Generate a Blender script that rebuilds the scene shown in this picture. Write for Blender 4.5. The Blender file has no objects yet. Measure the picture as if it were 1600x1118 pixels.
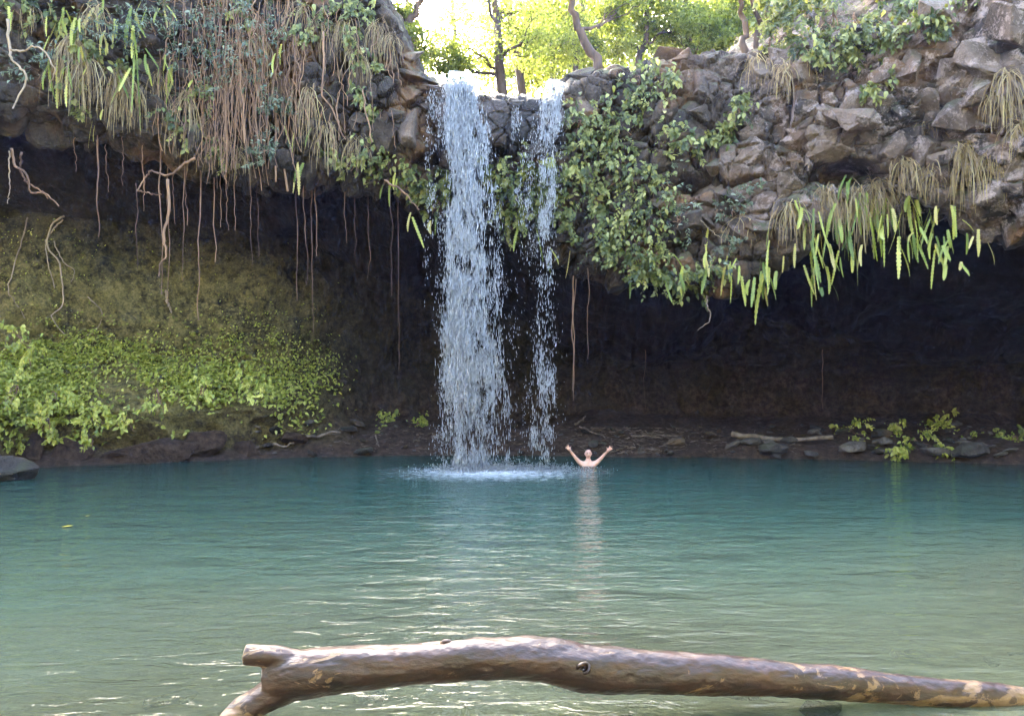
import bpy, bmesh, math, random
import numpy as np
from mathutils import Vector, Matrix
from mathutils.bvhtree import BVHTree

R = math.radians
rng = np.random.default_rng(7)
random.seed(7)
scn = bpy.context.scene
COL = scn.collection

# ------------------------------------------------------------------ camera
CAM_H = 1.95          # eye height above the pool
F = 1155.0            # focal length in pixels of the 1600 px wide photograph
HOR = 610.0           # row of the horizon
cam_d = bpy.data.cameras.new('camera')
cam_d.sensor_width = 36.0
cam_d.lens = F / 1600 * 36
cam_d.shift_y = (HOR - 559) / 1600
cam_d.clip_start = 0.05
cam_d.clip_end = 500
cam = bpy.data.objects.new('camera', cam_d)
COL.objects.link(cam)
cam.location = (0, 0, CAM_H)
cam.rotation_euler = (R(90), 0, 0)
scn.camera = cam

# ------------------------------------------------------------------ sky and sun
SUN_EL, SUN_AZ = 29.0, -24.0      # azimuth measured from +Y (behind the cliff), negative = to the left
world = bpy.data.worlds.new('World')
scn.world = world
world.use_nodes = True
nt = world.node_tree
nt.nodes.clear()
wo = nt.nodes.new('ShaderNodeOutputWorld')
bg = nt.nodes.new('ShaderNodeBackground')
sky = nt.nodes.new('ShaderNodeTexSky')
sky.sky_type = 'NISHITA'
sky.sun_disc = False
sky.sun_elevation = R(SUN_EL)
sky.sun_rotation = R(SUN_AZ)
sky.air_density = 0.8
sky.dust_density = 6.0
sky.ozone_density = 0.0
bg.inputs['Strength'].default_value = 0.15
nt.links.new(sky.outputs[0], bg.inputs[0])
nt.links.new(bg.outputs[0], wo.inputs[0])

sun_d = bpy.data.lights.new('sun', 'SUN')
sun_d.energy = 5.0
sun_d.angle = R(0.53)
sun_d.color = (1.0, 0.93, 0.80)
sun = bpy.data.objects.new('sun', sun_d)
COL.objects.link(sun)
to_sun = Vector((math.sin(R(SUN_AZ)) * math.cos(R(SUN_EL)), math.cos(R(SUN_AZ)) * math.cos(R(SUN_EL)), math.sin(R(SUN_EL))))
sun.rotation_euler = to_sun.to_track_quat('Z', 'Y').to_euler()
sun.location = (0, 0, 40)

scn.view_settings.view_transform = 'Standard'
scn.view_settings.look = 'None'
scn.view_settings.gamma = 1.0
scn.view_settings.use_curve_mapping = False
scn.view_settings.exposure = 4.75
scn.cycles.max_bounces = 8
scn.cycles.diffuse_bounces = 4
scn.cycles.glossy_bounces = 3
scn.cycles.transparent_max_bounces = 12
scn.cycles.transmission_bounces = 4
scn.cycles.caustics_reflective = False
scn.cycles.caustics_refractive = False
scn.cycles.use_denoising = True


def P(px, py, Y):
    """the world point at depth Y that falls on pixel (px, py) of the photograph"""
    return np.array([(px - 800.0) * Y / F, Y, CAM_H + (HOR - py) * Y / F])


# ------------------------------------------------------------------ numpy noise
def _hash(ix, iy, iz, seed):
    h = (ix.astype(np.int64) * 374761393 + iy.astype(np.int64) * 668265263 + iz.astype(np.int64) * 2147483647 + seed * 974711) & 0xFFFFFFFF
    h = ((h ^ (h >> 13)) * 1274126177) & 0xFFFFFFFF
    h = ((h ^ (h >> 16)) * 2246822519) & 0xFFFFFFFF
    return ((h ^ (h >> 15)) & 0xFFFFFF) / float(0x1000000)


def vnoise(p, seed=0):
    i = np.floor(p).astype(np.int64)
    f = p - i
    f = f * f * (3 - 2 * f)
    r = 0
    for a in (0, 1):
        for b in (0, 1):
            for c in (0, 1):
                w = (f[:, 0] if a else 1 - f[:, 0]) * (f[:, 1] if b else 1 - f[:, 1]) * (f[:, 2] if c else 1 - f[:, 2])
                r = r + w * _hash(i[:, 0] + a, i[:, 1] + b, i[:, 2] + c, seed)
    return r * 2 - 1


def fbm(p, octaves=4, seed=0, gain=0.5):
    r = 0
    a = 1.0
    for k in range(octaves):
        r = r + a * vnoise(p * (2 ** k) + 17.3 * k, seed + k)
        a *= gain
    return r


def facets(p, seed=0):
    """blocky stone relief: every cell gets its own offset and tilt, with joints between cells"""
    i = np.floor(p).astype(np.int64)
    d1 = np.full(len(p), 9.0)
    d2 = np.full(len(p), 9.0)
    bid = np.zeros((len(p), 3), np.int64)
    bvec = np.zeros((len(p), 3))
    for a in (-1, 0, 1):
        for b in (-1, 0, 1):
            for c in (-1, 0, 1):
                ci = i + np.array([a, b, c])
                s = ci + np.stack([_hash(ci[:, 0], ci[:, 1], ci[:, 2], seed + k) for k in (1, 2, 3)], 1)
                v = p - s
                d = np.sqrt((v * v).sum(1))
                near = d < d1
                d2 = np.where(near, d1, np.minimum(d2, d))
                d1 = np.where(near, d, d1)
                bid[near] = ci[near]
                bvec[near] = v[near]
    g = np.stack([_hash(bid[:, 0], bid[:, 1], bid[:, 2], seed + k) for k in (11, 12, 13)], 1) * 2 - 1
    o = _hash(bid[:, 0], bid[:, 1], bid[:, 2], seed + 21) - 0.5
    joint = np.clip((d2 - d1) / 0.16, 0, 1)
    return 0.9 * o + 0.75 * (bvec * g).sum(1) - 0.45 * (1 - joint) ** 2


def sstep(a, b, x):
    t = np.clip((np.asarray(x) - a) / (np.asarray(b) - a), 0, 1)
    return t * t * (3 - 2 * t)


# ------------------------------------------------------------------ mesh helpers
def raw_mesh(name, V, Q, smooth=False, attrs=None):
    me = bpy.data.meshes.new(name)
    V = np.asarray(V, np.float32)
    Q = np.asarray(Q, np.int32)
    k = Q.shape[1]
    me.vertices.add(len(V))
    me.vertices.foreach_set('co', V.ravel())
    me.loops.add(Q.size)
    me.loops.foreach_set('vertex_index', Q.ravel())
    me.polygons.add(len(Q))
    me.polygons.foreach_set('loop_start', np.arange(0, Q.size, k, dtype=np.int32))
    me.polygons.foreach_set('loop_total', np.full(len(Q), k, np.int32))
    me.polygons.foreach_set('use_smooth', np.full(len(Q), smooth, bool))
    for n, a in (attrs or {}).items():
        at = me.attributes.new(n, 'FLOAT', 'POINT')
        at.data.foreach_set('value', np.asarray(a, np.float32))
    me.update(calc_edges=True)
    me.validate()
    return me


class MB:
    def __init__(self):
        self.V, self.Q, self.A, self.n = [], [], [], 0

    def add(self, V, Q, a=0.5):
        V = np.asarray(V, float)
        self.V.append(V)
        self.Q.append(np.asarray(Q, int) + self.n)
        self.A.append(np.broadcast_to(np.asarray(a, float), (len(V),)))
        self.n += len(V)

    def mesh(self, name, smooth=False):
        return raw_mesh(name, np.concatenate(self.V), np.concatenate(self.Q), smooth, {'var': np.concatenate(self.A)})

    def build(self, name, mat, parent=None, smooth=False):
        return link(name, self.mesh(name, smooth), mat, parent)


def link(name, me, mat=None, parent=None):
    o = bpy.data.objects.new(name, me)
    COL.objects.link(o)
    if mat is not None and me is not None and not len(me.materials):
        me.materials.append(mat)
    if parent is not None:
        o.parent = parent
    return o


def empty(name, loc=(0, 0, 0)):
    o = bpy.data.objects.new(name, None)
    o.empty_display_size = 0.1
    COL.objects.link(o)
    o.location = loc
    return o


def tag(o, label=None, cat=None, group=None, kind=None):
    if label: o['label'] = label
    if cat: o['category'] = cat
    if group: o['group'] = group
    if kind: o['kind'] = kind
    return o


def grid_quads(nu, nv):
    i = np.arange(nu - 1)[:, None] * nv + np.arange(nv - 1)[None, :]
    i = i.ravel()
    return np.stack([i, i + 1, i + nv + 1, i + nv], 1)


def tube(path, rad, sides=6, cap=True):
    path = np.asarray(path, float)
    n = len(path)
    rad = np.broadcast_to(np.asarray(rad, float), (n,))
    t = np.gradient(path, axis=0)
    t /= np.linalg.norm(t, axis=1, keepdims=True) + 1e-9
    ref = np.array([0.0, 0, 1]) if abs(t[:, 2]).mean() < 0.8 else np.array([1.0, 0, 0])
    a = np.cross(t, ref)
    a /= np.linalg.norm(a, axis=1, keepdims=True) + 1e-9
    b = np.cross(t, a)
    th = np.linspace(0, 2 * np.pi, sides, endpoint=False)
    V = path[:, None, :] + rad[:, None, None] * (a[:, None, :] * np.cos(th)[None, :, None] + b[:, None, :] * np.sin(th)[None, :, None])
    V = V.reshape(-1, 3)
    Q = []
    for i in range(n - 1):
        for j in range(sides):
            k = (j + 1) % sides
            Q.append((i * sides + j, (i + 1) * sides + j, (i + 1) * sides + k, i * sides + k))
    if cap and sides % 2 == 0:
        for base in (0, (n - 1) * sides):
            for j in range(1, sides - 2, 2):
                Q.append((base, base + j, base + j + 1, base + j + 2))
    return V, np.array(Q)


def wobble(p0, p1, n=10, amp=0.05, sag=0.0, seed=None):
    r = np.random.default_rng(seed if seed is not None else rng.integers(1 << 30))
    p0, p1 = np.asarray(p0, float), np.asarray(p1, float)
    t = np.linspace(0, 1, n)[:, None]
    p = p0 + (p1 - p0) * t
    w = np.cumsum(r.normal(0, 1, (n, 3)), 0)
    w -= w[0] + (w[-1] - w[0]) * t
    p += amp * w / math.sqrt(n) * 2
    p[:, 2] -= sag * (4 * t * (1 - t))[:, 0]
    return p


def catmull(pts, n=60):
    pts = np.asarray(pts, float)
    q = np.vstack([2 * pts[0] - pts[1], pts, 2 * pts[-1] - pts[-2]])
    t = np.linspace(0, len(pts) - 1 - 1e-6, n)
    i = t.astype(int)
    f = (t - i)[:, None]
    a, b, c, d = q[i], q[i + 1], q[i + 2], q[i + 3]
    return 0.5 * ((2 * b) + (c - a) * f + (2 * a - 5 * b + 4 * c - d) * f ** 2 + (3 * b - a - 3 * c + d) * f ** 3)


def frames(d, n):
    """rotation matrices whose columns are side, leaf axis d and face normal n"""
    d = d / (np.linalg.norm(d, axis=1, keepdims=True) + 1e-9)
    s = np.cross(d, n)
    s /= np.linalg.norm(s, axis=1, keepdims=True) + 1e-9
    m = np.cross(s, d)
    return np.stack([s, d, m], 2)


def scatter(mb, tmplV, tmplQ, pos, d, n, size, var):
    Rm = frames(d, n)
    V = np.einsum('nij,kj->nki', Rm, tmplV) * np.asarray(size)[:, None, None] + pos[:, None, :]
    k = len(tmplV)
    Q = (np.arange(len(pos))[:, None, None] * k + tmplQ[None]).reshape(-1, tmplQ.shape[1])
    mb.add(V.reshape(-1, 3), Q, np.repeat(var, k))


def rand_dirs(n, r=rng):
    v = r.normal(0, 1, (n, 3))
    return v / np.linalg.norm(v, axis=1, keepdims=True)


# small leaf of two folded halves; broad leaf with midrib
LEAF_S = (np.array([[0, 0, 0], [-.26, .45, .07], [0, .5, 0], [0, 1, -.06], [.26, .45, .07]]), np.array([[0, 2, 3, 1], [0, 4, 3, 2]]))


def broad_leaf(droop=0.25, fat=0.30):
    rows = [(0, .02), (.18, .75), (.42, 1.0), (.70, .72), (1.0, .02)]
    V, Q = [], []
    for t, w in rows:
        z = -droop * t * t
        for s in (-1, 0, 1):
            V.append((s * w * fat, t, z + abs(s) * 0.07 * w))
    for i in range(len(rows) - 1):
        for j in (0, 1):
            a = i * 3 + j
            Q.append((a, a + 1, a + 4, a + 3))
    return np.array(V), np.array(Q)


LEAF_B = broad_leaf()
LEAF_N = broad_leaf(0.4, 0.17)

# ------------------------------------------------------------------ material helpers
def new_mat(name):
    m = bpy.data.materials.new(name)
    m.use_nodes = True
    m.node_tree.nodes.clear()
    return m, m.node_tree


class NT:
    def __init__(self, t):
        self.t = t

    def n(self, typ, **kw):
        nd = self.t.nodes.new(typ)
        for k, v in kw.items():
            if k.startswith('i_'):
                key = k[2:].replace('_', ' ')
                self.set(nd.inputs[key], v)
            else:
                setattr(nd, k, v)
        return nd

    def set(self, sock, v):
        if hasattr(v, 'links') or isinstance(v, bpy.types.NodeSocket):
            self.t.links.new(v, sock)
        else:
            if sock.type == 'RGBA' and len(v) == 3:
                v = (*v, 1)
            sock.default_value = v

    def noise(self, vec, scale, detail=4, rough=0.55, dist=0.0):
        nd = self.n('ShaderNodeTexNoise')
        self.set(nd.inputs['Vector'], vec)
        nd.inputs['Scale'].default_value = scale
        nd.inputs['Detail'].default_value = detail
        nd.inputs['Roughness'].default_value = rough
        nd.inputs['Distortion'].default_value = dist
        return nd.outputs['Fac']

    def ramp(self, fac, stops, interp='LINEAR'):
        nd = self.n('ShaderNodeValToRGB')
        self.set(nd.inputs[0], fac)
        cr = nd.color_ramp
        cr.interpolation = interp
        while len(cr.elements) < len(stops):
            cr.elements.new(0.5)
        for e, (p, c) in zip(cr.elements, stops):
            e.position = p
            e.color = (*c, 1) if len(c) == 3 else c
        return nd.outputs['Color']

    def lin(self, fac, a, b, lo=0.0, hi=1.0):
        nd = self.n('ShaderNodeMapRange')
        self.set(nd.inputs['Value'], fac)
        nd.inputs['From Min'].default_value = a
        nd.inputs['From Max'].default_value = b
        nd.inputs['To Min'].default_value = lo
        nd.inputs['To Max'].default_value = hi
        return nd.outputs[0]

    def mix(self, fac, a, b, blend='MIX'):
        nd = self.n('ShaderNodeMix', data_type='RGBA', blend_type=blend)
        self.set(nd.inputs[0], fac)
        self.set(nd.inputs[6], a)
        self.set(nd.inputs[7], b)
        return nd.outputs[2]

    def math(self, op, a, b=0.0):
        nd = self.n('ShaderNodeMath', operation=op)
        self.set(nd.inputs[0], a)
        self.set(nd.inputs[1], b)
        return nd.outputs[0]

    def mapping(self, vec, scale):
        nd = self.n('ShaderNodeMapping')
        self.set(nd.inputs['Vector'], vec)
        nd.inputs['Scale'].default_value = scale
        return nd.outputs[0]

    def bump(self, height, strength=0.5, dist=0.05, normal=None):
        nd = self.n('ShaderNodeBump')
        self.set(nd.inputs['Height'], height)
        nd.inputs['Strength'].default_value = strength
        nd.inputs['Distance'].default_value = dist
        if normal is not None:
            self.set(nd.inputs['Normal'], normal)
        return nd.outputs[0]

    def out(self, shader, volume=None):
        o = self.n('ShaderNodeOutputMaterial')
        if shader is not None:
            self.t.links.new(shader, o.inputs['Surface'])
        return o

    def principled(self, color, rough, normal=None, spec=0.5, **kw):
        b = self.n('ShaderNodeBsdfPrincipled')
        self.set(b.inputs['Base Color'], color)
        self.set(b.inputs['Roughness'], rough)
        self.set(b.inputs['Specular IOR Level'], spec)
        if normal is not None:
            self.set(b.inputs['Normal'], normal)
        return b


def leaf_mat(name, dark, mid, light, trans=0.35, use_obj=False, rough=0.45, tcol=None):
    m, t = new_mat(name)
    g = NT(t)
    if use_obj:
        fac = g.n('ShaderNodeObjectInfo').outputs['Random']
    else:
        fac = g.n('ShaderNodeAttribute', attribute_name='var').outputs['Fac']
    geo = g.n('ShaderNodeNewGeometry')
    nz = g.noise(geo.outputs['Position'], 9.0, 2)
    fac = g.math('ADD', fac, g.lin(nz, 0, 1, -0.16, 0.16))
    c = g.ramp(fac, [(0.0, dark), (0.5, mid), (1.0, light)])
    b = g.principled(c, rough, spec=0.4)
    tr = g.n('ShaderNodeBsdfTranslucent')
    tc = g.mix(1.0, c, tcol or (1.5, 1.35, 0.5), 'MULTIPLY')
    g.set(tr.inputs['Color'], tc)
    mx = g.n('ShaderNodeMixShader')
    mx.inputs[0].default_value = trans
    t.links.new(b.outputs[0], mx.inputs[1])
    t.links.new(tr.outputs[0], mx.inputs[2])
    g.out(mx.outputs[0])
    return m


def wood_mat(name, a, b, rough=0.8, scale=8.0):
    m, t = new_mat(name)
    g = NT(t)
    geo = g.n('ShaderNodeNewGeometry')
    pos = geo.outputs['Position']
    n1 = g.noise(g.mapping(pos, (1, 1, 0.25)), scale, 5)
    rnd = g.n('ShaderNodeObjectInfo').outputs['Random']
    fac = g.math('ADD', n1, g.lin(rnd, 0, 1, -0.2, 0.2))
    fac = g.math('ADD', fac, g.lin(g.noise(g.mapping(pos, (1, 1, .04)), 4.0, 2), .3, .7, -.3, .3))
    c = g.ramp(fac, [(0.2, a), (0.8, b)])
    bs = g.principled(c, rough, g.bump(g.noise(g.mapping(pos, (1, 1, 0.2)), scale * 4, 4), 0.5, 0.02))
    g.out(bs.outputs[0])
    return m


def rock_mat(name, shore=False):
    m, t = new_mat(name)
    g = NT(t)
    geo = g.n('ShaderNodeNewGeometry')
    pos = geo.outputs['Position']
    sep = g.n('ShaderNodeSeparateXYZ')
    t.links.new(pos, sep.inputs[0])
    X, Y, Z = sep.outputs
    rnd = g.n('ShaderNodeObjectInfo').outputs['Random']
    n1 = g.noise(pos, 0.8, 6, 0.62, 0.4)
    n2 = g.noise(pos, 4.5, 6, 0.65)
    n3 = g.noise(pos, 19.0, 5, 0.7)
    f = g.math('ADD', g.math('ADD', g.math('MULTIPLY', n1, 0.55), g.math('MULTIPLY', n2, 0.35)), g.math('MULTIPLY', n3, 0.22))
    f = g.math('ADD', f, g.lin(rnd, 0, 1, -0.14, 0.14))
    c = g.ramp(f, [(0.36, (.012, .009, .008)), (0.52, (.050, .036, .027)), (0.64, (.105, .077, .058)), (0.78, (.20, .155, .125))])
    # iron-rich ochre areas
    n4 = g.noise(pos, 0.55, 3, 0.5, 0.8)
    c = g.mix(g.lin(n4, 0.55, 0.68, 0, 0.6), c, (0.17, 0.085, 0.032))
    if shore:
        c = g.mix(1.0, c, (.85, .95, 1.05), 'MULTIPLY')
    if not shore:
        # pale lichen, most of it on the dry cliff to the right
        right = g.lin(X, 4.2, 7.5)
        lich = g.lin(g.math('ADD', g.math('MULTIPLY', g.noise(pos, 2.3, 7, 0.72, 0.5), 0.75), g.math('MULTIPLY', n3, 0.25)), 0.495, 0.585)
        high = g.lin(Z, 5.0, 6.0)
        c = g.mix(g.math('MULTIPLY', g.math('MULTIPLY', lich, right), g.math('MULTIPLY', high, 0.8)), c, (.40, .32, .30))
        warm = g.math('MULTIPLY', right, g.math('MULTIPLY', high, g.lin(n1, 0.40, 0.62, 0.0, 0.7)))
        c = g.mix(warm, c, (.135, .096, .077))
    # moss on up-facing faces
    sn = g.n('ShaderNodeSeparateXYZ')
    t.links.new(geo.outputs['Normal'], sn.inputs[0])
    up = g.lin(sn.outputs[2], 0.25, 0.8)
    moss = g.math('MULTIPLY', up, g.lin(g.noise(pos, 1.7, 5, 0.6), 0.46, 0.6))
    c = g.mix(g.math('MULTIPLY', moss, 0.35 if shore else 0.75), c, (.05, .065, .018))
    # wet rock around the falls
    wx = g.math('ABSOLUTE', g.math('ADD', X, 0.35))
    wet = g.math('MULTIPLY', g.lin(g.math('ADD', wx, g.lin(n2, 0, 1, -0.7, 0.7)), 2.1, 1.5), g.lin(Z, 5.5, 6.5))
    low = g.lin(g.math('ADD', Z, g.lin(n2, 0, 1, -0.2, 0.2)), 0.30, 0.12)
    wet = g.math('MAXIMUM', wet, g.math('MULTIPLY', low, 0.9))
    c = g.mix(wet, c, g.mix(1.0, c, (.42, .44, .5), 'MULTIPLY'))
    rough = g.lin(wet, 0, 1, 0.88, 0.28)
    vor = g.n('ShaderNodeTexVoronoi', feature='DISTANCE_TO_EDGE')
    t.links.new(g.mix(0.2, pos, g.n('ShaderNodeTexNoise', i_Vector=pos, i_Scale=3.0).outputs['Color']), vor.inputs['Vector'])
    vor.inputs['Scale'].default_value = 3.2
    crack = g.lin(vor.outputs['Distance'], 0, 0.07)
    h = g.math('ADD', g.math('MULTIPLY', n2, 0.8), g.math('MULTIPLY', n3, 0.35))
    h = g.math('ADD', h, g.math('MULTIPLY', crack, 0.10))
    nb = g.bump(h, 0.9, 0.14)
    b = g.principled(c, rough, nb, 0.5)
    g.out(b.outputs[0])
    return m


def earth_mat(name):
    """cave walls, bank and shore: damp brown earth and rock with moss where light reaches"""
    m, t = new_mat(name)
    g = NT(t)
    geo = g.n('ShaderNodeNewGeometry')
    pos = geo.outputs['Position']
    n1 = g.noise(pos, 0.9, 6, 0.6, 0.5)
    n2 = g.noise(pos, 6.0, 6, 0.65)
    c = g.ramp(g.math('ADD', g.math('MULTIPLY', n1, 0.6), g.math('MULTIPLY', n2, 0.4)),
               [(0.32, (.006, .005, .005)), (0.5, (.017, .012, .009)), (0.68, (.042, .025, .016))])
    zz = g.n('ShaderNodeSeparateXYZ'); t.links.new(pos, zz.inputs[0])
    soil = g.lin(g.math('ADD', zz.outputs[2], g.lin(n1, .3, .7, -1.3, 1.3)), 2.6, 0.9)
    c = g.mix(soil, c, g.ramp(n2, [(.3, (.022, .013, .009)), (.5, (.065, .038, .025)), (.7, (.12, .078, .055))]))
    moss = g.n('ShaderNodeAttribute', attribute_name='moss').outputs['Fac']
    mm = g.math('MULTIPLY', moss, g.lin(g.math('ADD', g.math('MULTIPLY', n1, 0.5), g.math('MULTIPLY', n2, 0.5)), 0.36, 0.52))
    mc = g.ramp(g.math('ADD', g.math('MULTIPLY', g.noise(pos, 3.0, 6, 0.7), .45), g.math('MULTIPLY', g.noise(pos, 17.0, 5, 0.75), .55)), [(0.38, (.055, .042, .016)), (0.52, (.20, .165, .050)), (0.66, (.38, .29, .11))])
    c = g.mix(mm, c, mc)
    b = g.principled(c, 0.85, g.bump(g.math('ADD', n2, g.noise(pos, 22.0, 5, 0.7)), 1.0, 0.16), 0.35)
    g.out(b.outputs[0])
    return m


M = {}
M['rock'] = rock_mat('basalt_rock')
M['stone'] = rock_mat('shore_stone', shore=True)
M['earth'] = earth_mat('shade_dark_earth')
M['fern'] = leaf_mat('fern_frond', (.08, .13, .025), (.23, .28, .05), (.42, .42, .11), 0.3, True)
M['fern_dead'] = leaf_mat('fern_frond_yellow', (.30, .27, .07), (.38, .34, .11), (.44, .39, .15), 0.3, True)
M['vine_leaf'] = leaf_mat('vine_leaf', (.045, .07, .02), (.135, .165, .05), (.33, .345, .125), 0.3, True)
M['vine_mass'] = leaf_mat('vine_foliage', (.025, .040, .012), (.10, .122, .033), (.29, .30, .095), 0.3)
M['blue_leaf'] = leaf_mat('grey_green_leaf', (.035, .06, .035), (.085, .12, .075), (.19, .23, .165), 0.2, True, 0.35)
M['blue_mass'] = leaf_mat('grey_green_foliage', (.03, .05, .028), (.075, .105, .06), (.18, .215, .145), 0.2, False, 0.35)
M['bank_leaf'] = leaf_mat('bank_plants', (.08, .10, .015), (.26, .29, .045), (.44, .44, .11), 0.3)
M['tree_leaf'] = leaf_mat('tree_leaf', (.08, .10, .03), (.18, .21, .055), (.31, .33, .10), 0.62, tcol=(1.2, 1.25, 0.6))
M['dry'] = leaf_mat('dry_grass', (.10, .065, .035), (.24, .175, .085), (.38, .33, .16), 0.25)
M['root_red'] = wood_mat('reddish_root', (.06, .03, .02), (.26, .155, .09))
M['root_pale'] = wood_mat('pale_root', (.15, .105, .07), (.31, .24, .165))
M['bark'] = wood_mat('tree_bark', (.035, .02, .013), (.13, .075, .045), scale=5)
M['stick'] = wood_mat('driftwood', (.07, .05, .033), (.20, .15, .105))

# ------------------------------------------------------------------ the cliff, cave and shore as one swept terrain
def px2x(px, Y):
    return (px - 800.0) * Y / F


NU = 620
xs = np.linspace(-1, 1, NU)
xs = np.sign(xs) * (np.abs(xs) * 13 + np.clip(np.abs(xs) - 0.62, 0, 1) * 22)     # finer in the middle


def yface(x):
    return 19.3 - np.where(x < 0, 1.7, 3.3) * (np.abs(x) / 11.0) ** 2 - 0.012 * np.clip(np.abs(x) - 12, 0, 99) ** 2


def zrow(x, pts, Yoff=0.0):
    """height over x of a line traced as (px, py) on the cliff face"""
    pts = np.array(pts, float)
    # solve x -> px with Y from the face at that x
    Y = yface(x) + Yoff
    px = 800 + x * F / Y
    py = np.interp(px, pts[:, 0], pts[:, 1])
    return CAM_H + (HOR - py) * Y / F


RIM = [(-400, -330), (0, -260), (300, -190), (480, -130), (560, -80), (605, 0), (640, 85), (690, 126), (740, 133), (860, 133), (905, 108), (940, 96), (1000, 84), (1050, 70), (1120, 62), (1200, 70), (1300, 40), (1400, 20), (1470, 0), (1530, -40), (1620, -80), (2000, -150)]
LIP = [(-400, 150), (0, 186), (100, 205), (200, 222), (300, 250), (400, 276), (450, 268), (520, 272), (570, 284), (620, 300), (660, 335), (700, 345), (780, 350), (860, 392), (920, 425), (1000, 440), (1060, 446), (1130, 452), (1190, 436), (1240, 408), (1275, 345), (1310, 318), (1400, 318), (1460, 312), (1530, 322), (1600, 345), (1800, 350)]
zr = zrow(xs, RIM)
zl = zrow(xs, LIP)
yf = yface(xs)
yb = np.interp(xs, [-30, -16, -12, -8.5, -5.5, -3, 0, 6, 12, 16, 30], [16, 20.5, 22.3, 23.5, 26.0, 27.5, 28, 28, 27, 25, 18])
ys = np.interp(xs, [-30, -16, -13.5, -12.5, -9, -6, -3, 0, 4, 9, 12, 16, 30], [12, 15.0, 16.0, 18.6, 20.0, 21.6, 22.0, 22.0, 21.6, 20.8, 20.2, 18, 10])
bank = sstep(-4.0, -7.5, xs)              # the mossy bank that fills the left of the cave
zbt = np.where(bank > 0, np.minimum(zl - 0.3, 7.2), zl - 1.2)
zbt = (1 - bank) * (zl - 1.6) + bank * np.minimum(zl - 0.5, 7.0)
hill = np.interp(xs, [-13, -6, -3.5, -2, 1.5, 4, 8, 12], [3, 3, 1.0, 0.1, 0.1, 0.8, 3.0, 4.0])
# how far the lip is set behind the rim
lean = np.interp(xs, [-12, -4, -2, 1, 3, 6, 8, 12], [0.2, 0.1, 0.5, 0.7, 0.1, -0.2, 0.4, 0.6])
C = [
    (yf + 60, zr + 4 + 4 * hill, 14, 0.5),
    (yf + 16, zr + 0.6 + 1.6 * hill, 20, 0.5),
    (yf + 4.0, zr + 0.25 + 0.55 * hill, 20, 0.6),
    (yf + 0.7, zr + 0.03, 10, 0.6),
    (yf, zr - 0.35, 60, 0.55),
    (yf - 0.15 + 0.3 * lean, zr * 0.45 + zl * 0.55, 64, 1.0),
    (yf + lean - 0.1, zl + 0.35, 12, 1.0),
    (yf + lean + 0.7, zl, 26, 1.0),
    (yf + lean + 3.6 - 1.2 * bank, zl + 0.9 - 0.7 * bank, 24, 0.8),
    (yb - 0.6, zbt, 44, 0.8),
    (yb * (1 - 0.45 * bank) + (ys + 1.2) * 0.45 * bank, 2.9 + 0 * xs, 30, 0.75),
    (yb * (1 - bank) + (ys + 0.9) * bank - 0.5, 1.05 + 0.35 * bank, 30, 0.55),
    (ys + 0.5 + 0.4 * bank, 0.33 + 0.0 * xs, 12, 0.35),
    (ys, -0.04 + 0 * xs, 14, 0.22),
    (ys - 1.8, -1.0 + 0 * xs, 8, 0.2),
    (ys - 2.6, -3.6 + 0 * xs, 0, 0.1),
]
cols, amps, seg = [], [], []
for k in range(len(C) - 1):
    y0, z0, n, a0 = C[k]
    y1, z1, _, a1 = C[k + 1]
    for i in range(n):
        f = i / n
        cols.append(np.stack([xs, y0 + (y1 - y0) * f, z0 + (z1 - z0) * f], 1))
        amps.append(a0 + (a1 - a0) * f)
        seg.append(k + f)
cols.append(np.stack([xs, C[-1][0], C[-1][1]], 1))
amps.append(C[-1][3]); seg.append(len(C) - 1.0)
G = np.stack(cols, 1)                      # (NU, NV, 3)
NV = G.shape[1]
seg = np.array(seg)
for _ in range(4):                         # round the corners of the profile
    G[:, 1:-1] = 0.25 * G[:, :-2] + 0.5 * G[:, 1:-1] + 0.25 * G[:, 2:]
du = np.gradient(G, axis=0)
dv = np.gradient(G, axis=1)
N = np.cross(du, dv)
N /= np.linalg.norm(N, axis=2, keepdims=True) + 1e-9
if N[NU // 2, np.argmin(abs(seg - 4.8)), 1] > 0:
    N = -N
p = G.reshape(-1, 3)
amp = np.tile(np.array(amps), NU)
segf = np.tile(seg, NU)
stretch = np.array([1.0, 0.8, 0.85])
d = 0.40 * facets(p * stretch * 1.15, 3) + 0.25 * facets(p * stretch * 2.3 + 9, 5) + 0.30 * fbm(p * 0.45, 3, 40) + 0.07 * fbm(p * 3.0, 3, 50)
soft = 0.5 * fbm(p * 0.55, 4, 60) + 0.12 * fbm(p * 2.5, 3, 70) + 0.12 * facets(p * 1.6, 8)
cave = sstep(7.6, 8.6, segf)
cave = np.maximum(cave, sstep(3.2, 2.4, segf))
d = d * (1 - cave) + soft * cave
px_ = 800 + p[:, 0] * F / p[:, 1]
ledge = np.exp(-((p[:, 0] - 0.3) / 2.6) ** 2) * ((segf > 2.5) & (segf < 4.6))
d = d * (1 - 0.35 * ledge)
py_ = HOR - (p[:, 2] - CAM_H) * F / p[:, 1]
onface = (segf > 3.5) & (segf < 7.2)
hollow = np.exp(-(((px_ - 1322) / 48) ** 2 + ((py_ - 272) / 20) ** 2) ** 2) + .6 * np.exp(-(((px_ - 1150) / 22) ** 2 + ((py_ - 210) / 14) ** 2) ** 2) + .6 * np.exp(-(((px_ - 1080) / 26) ** 2 + ((py_ - 290) / 14) ** 2) ** 2)
d = d - 1.3 * hollow * onface
p2 = p + N.reshape(-1, 3) * (d * amp)[:, None]
moss_a = np.repeat(bank, NV) * sstep(8.8, 9.6, segf) * sstep(12.5, 11.6, segf)
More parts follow.
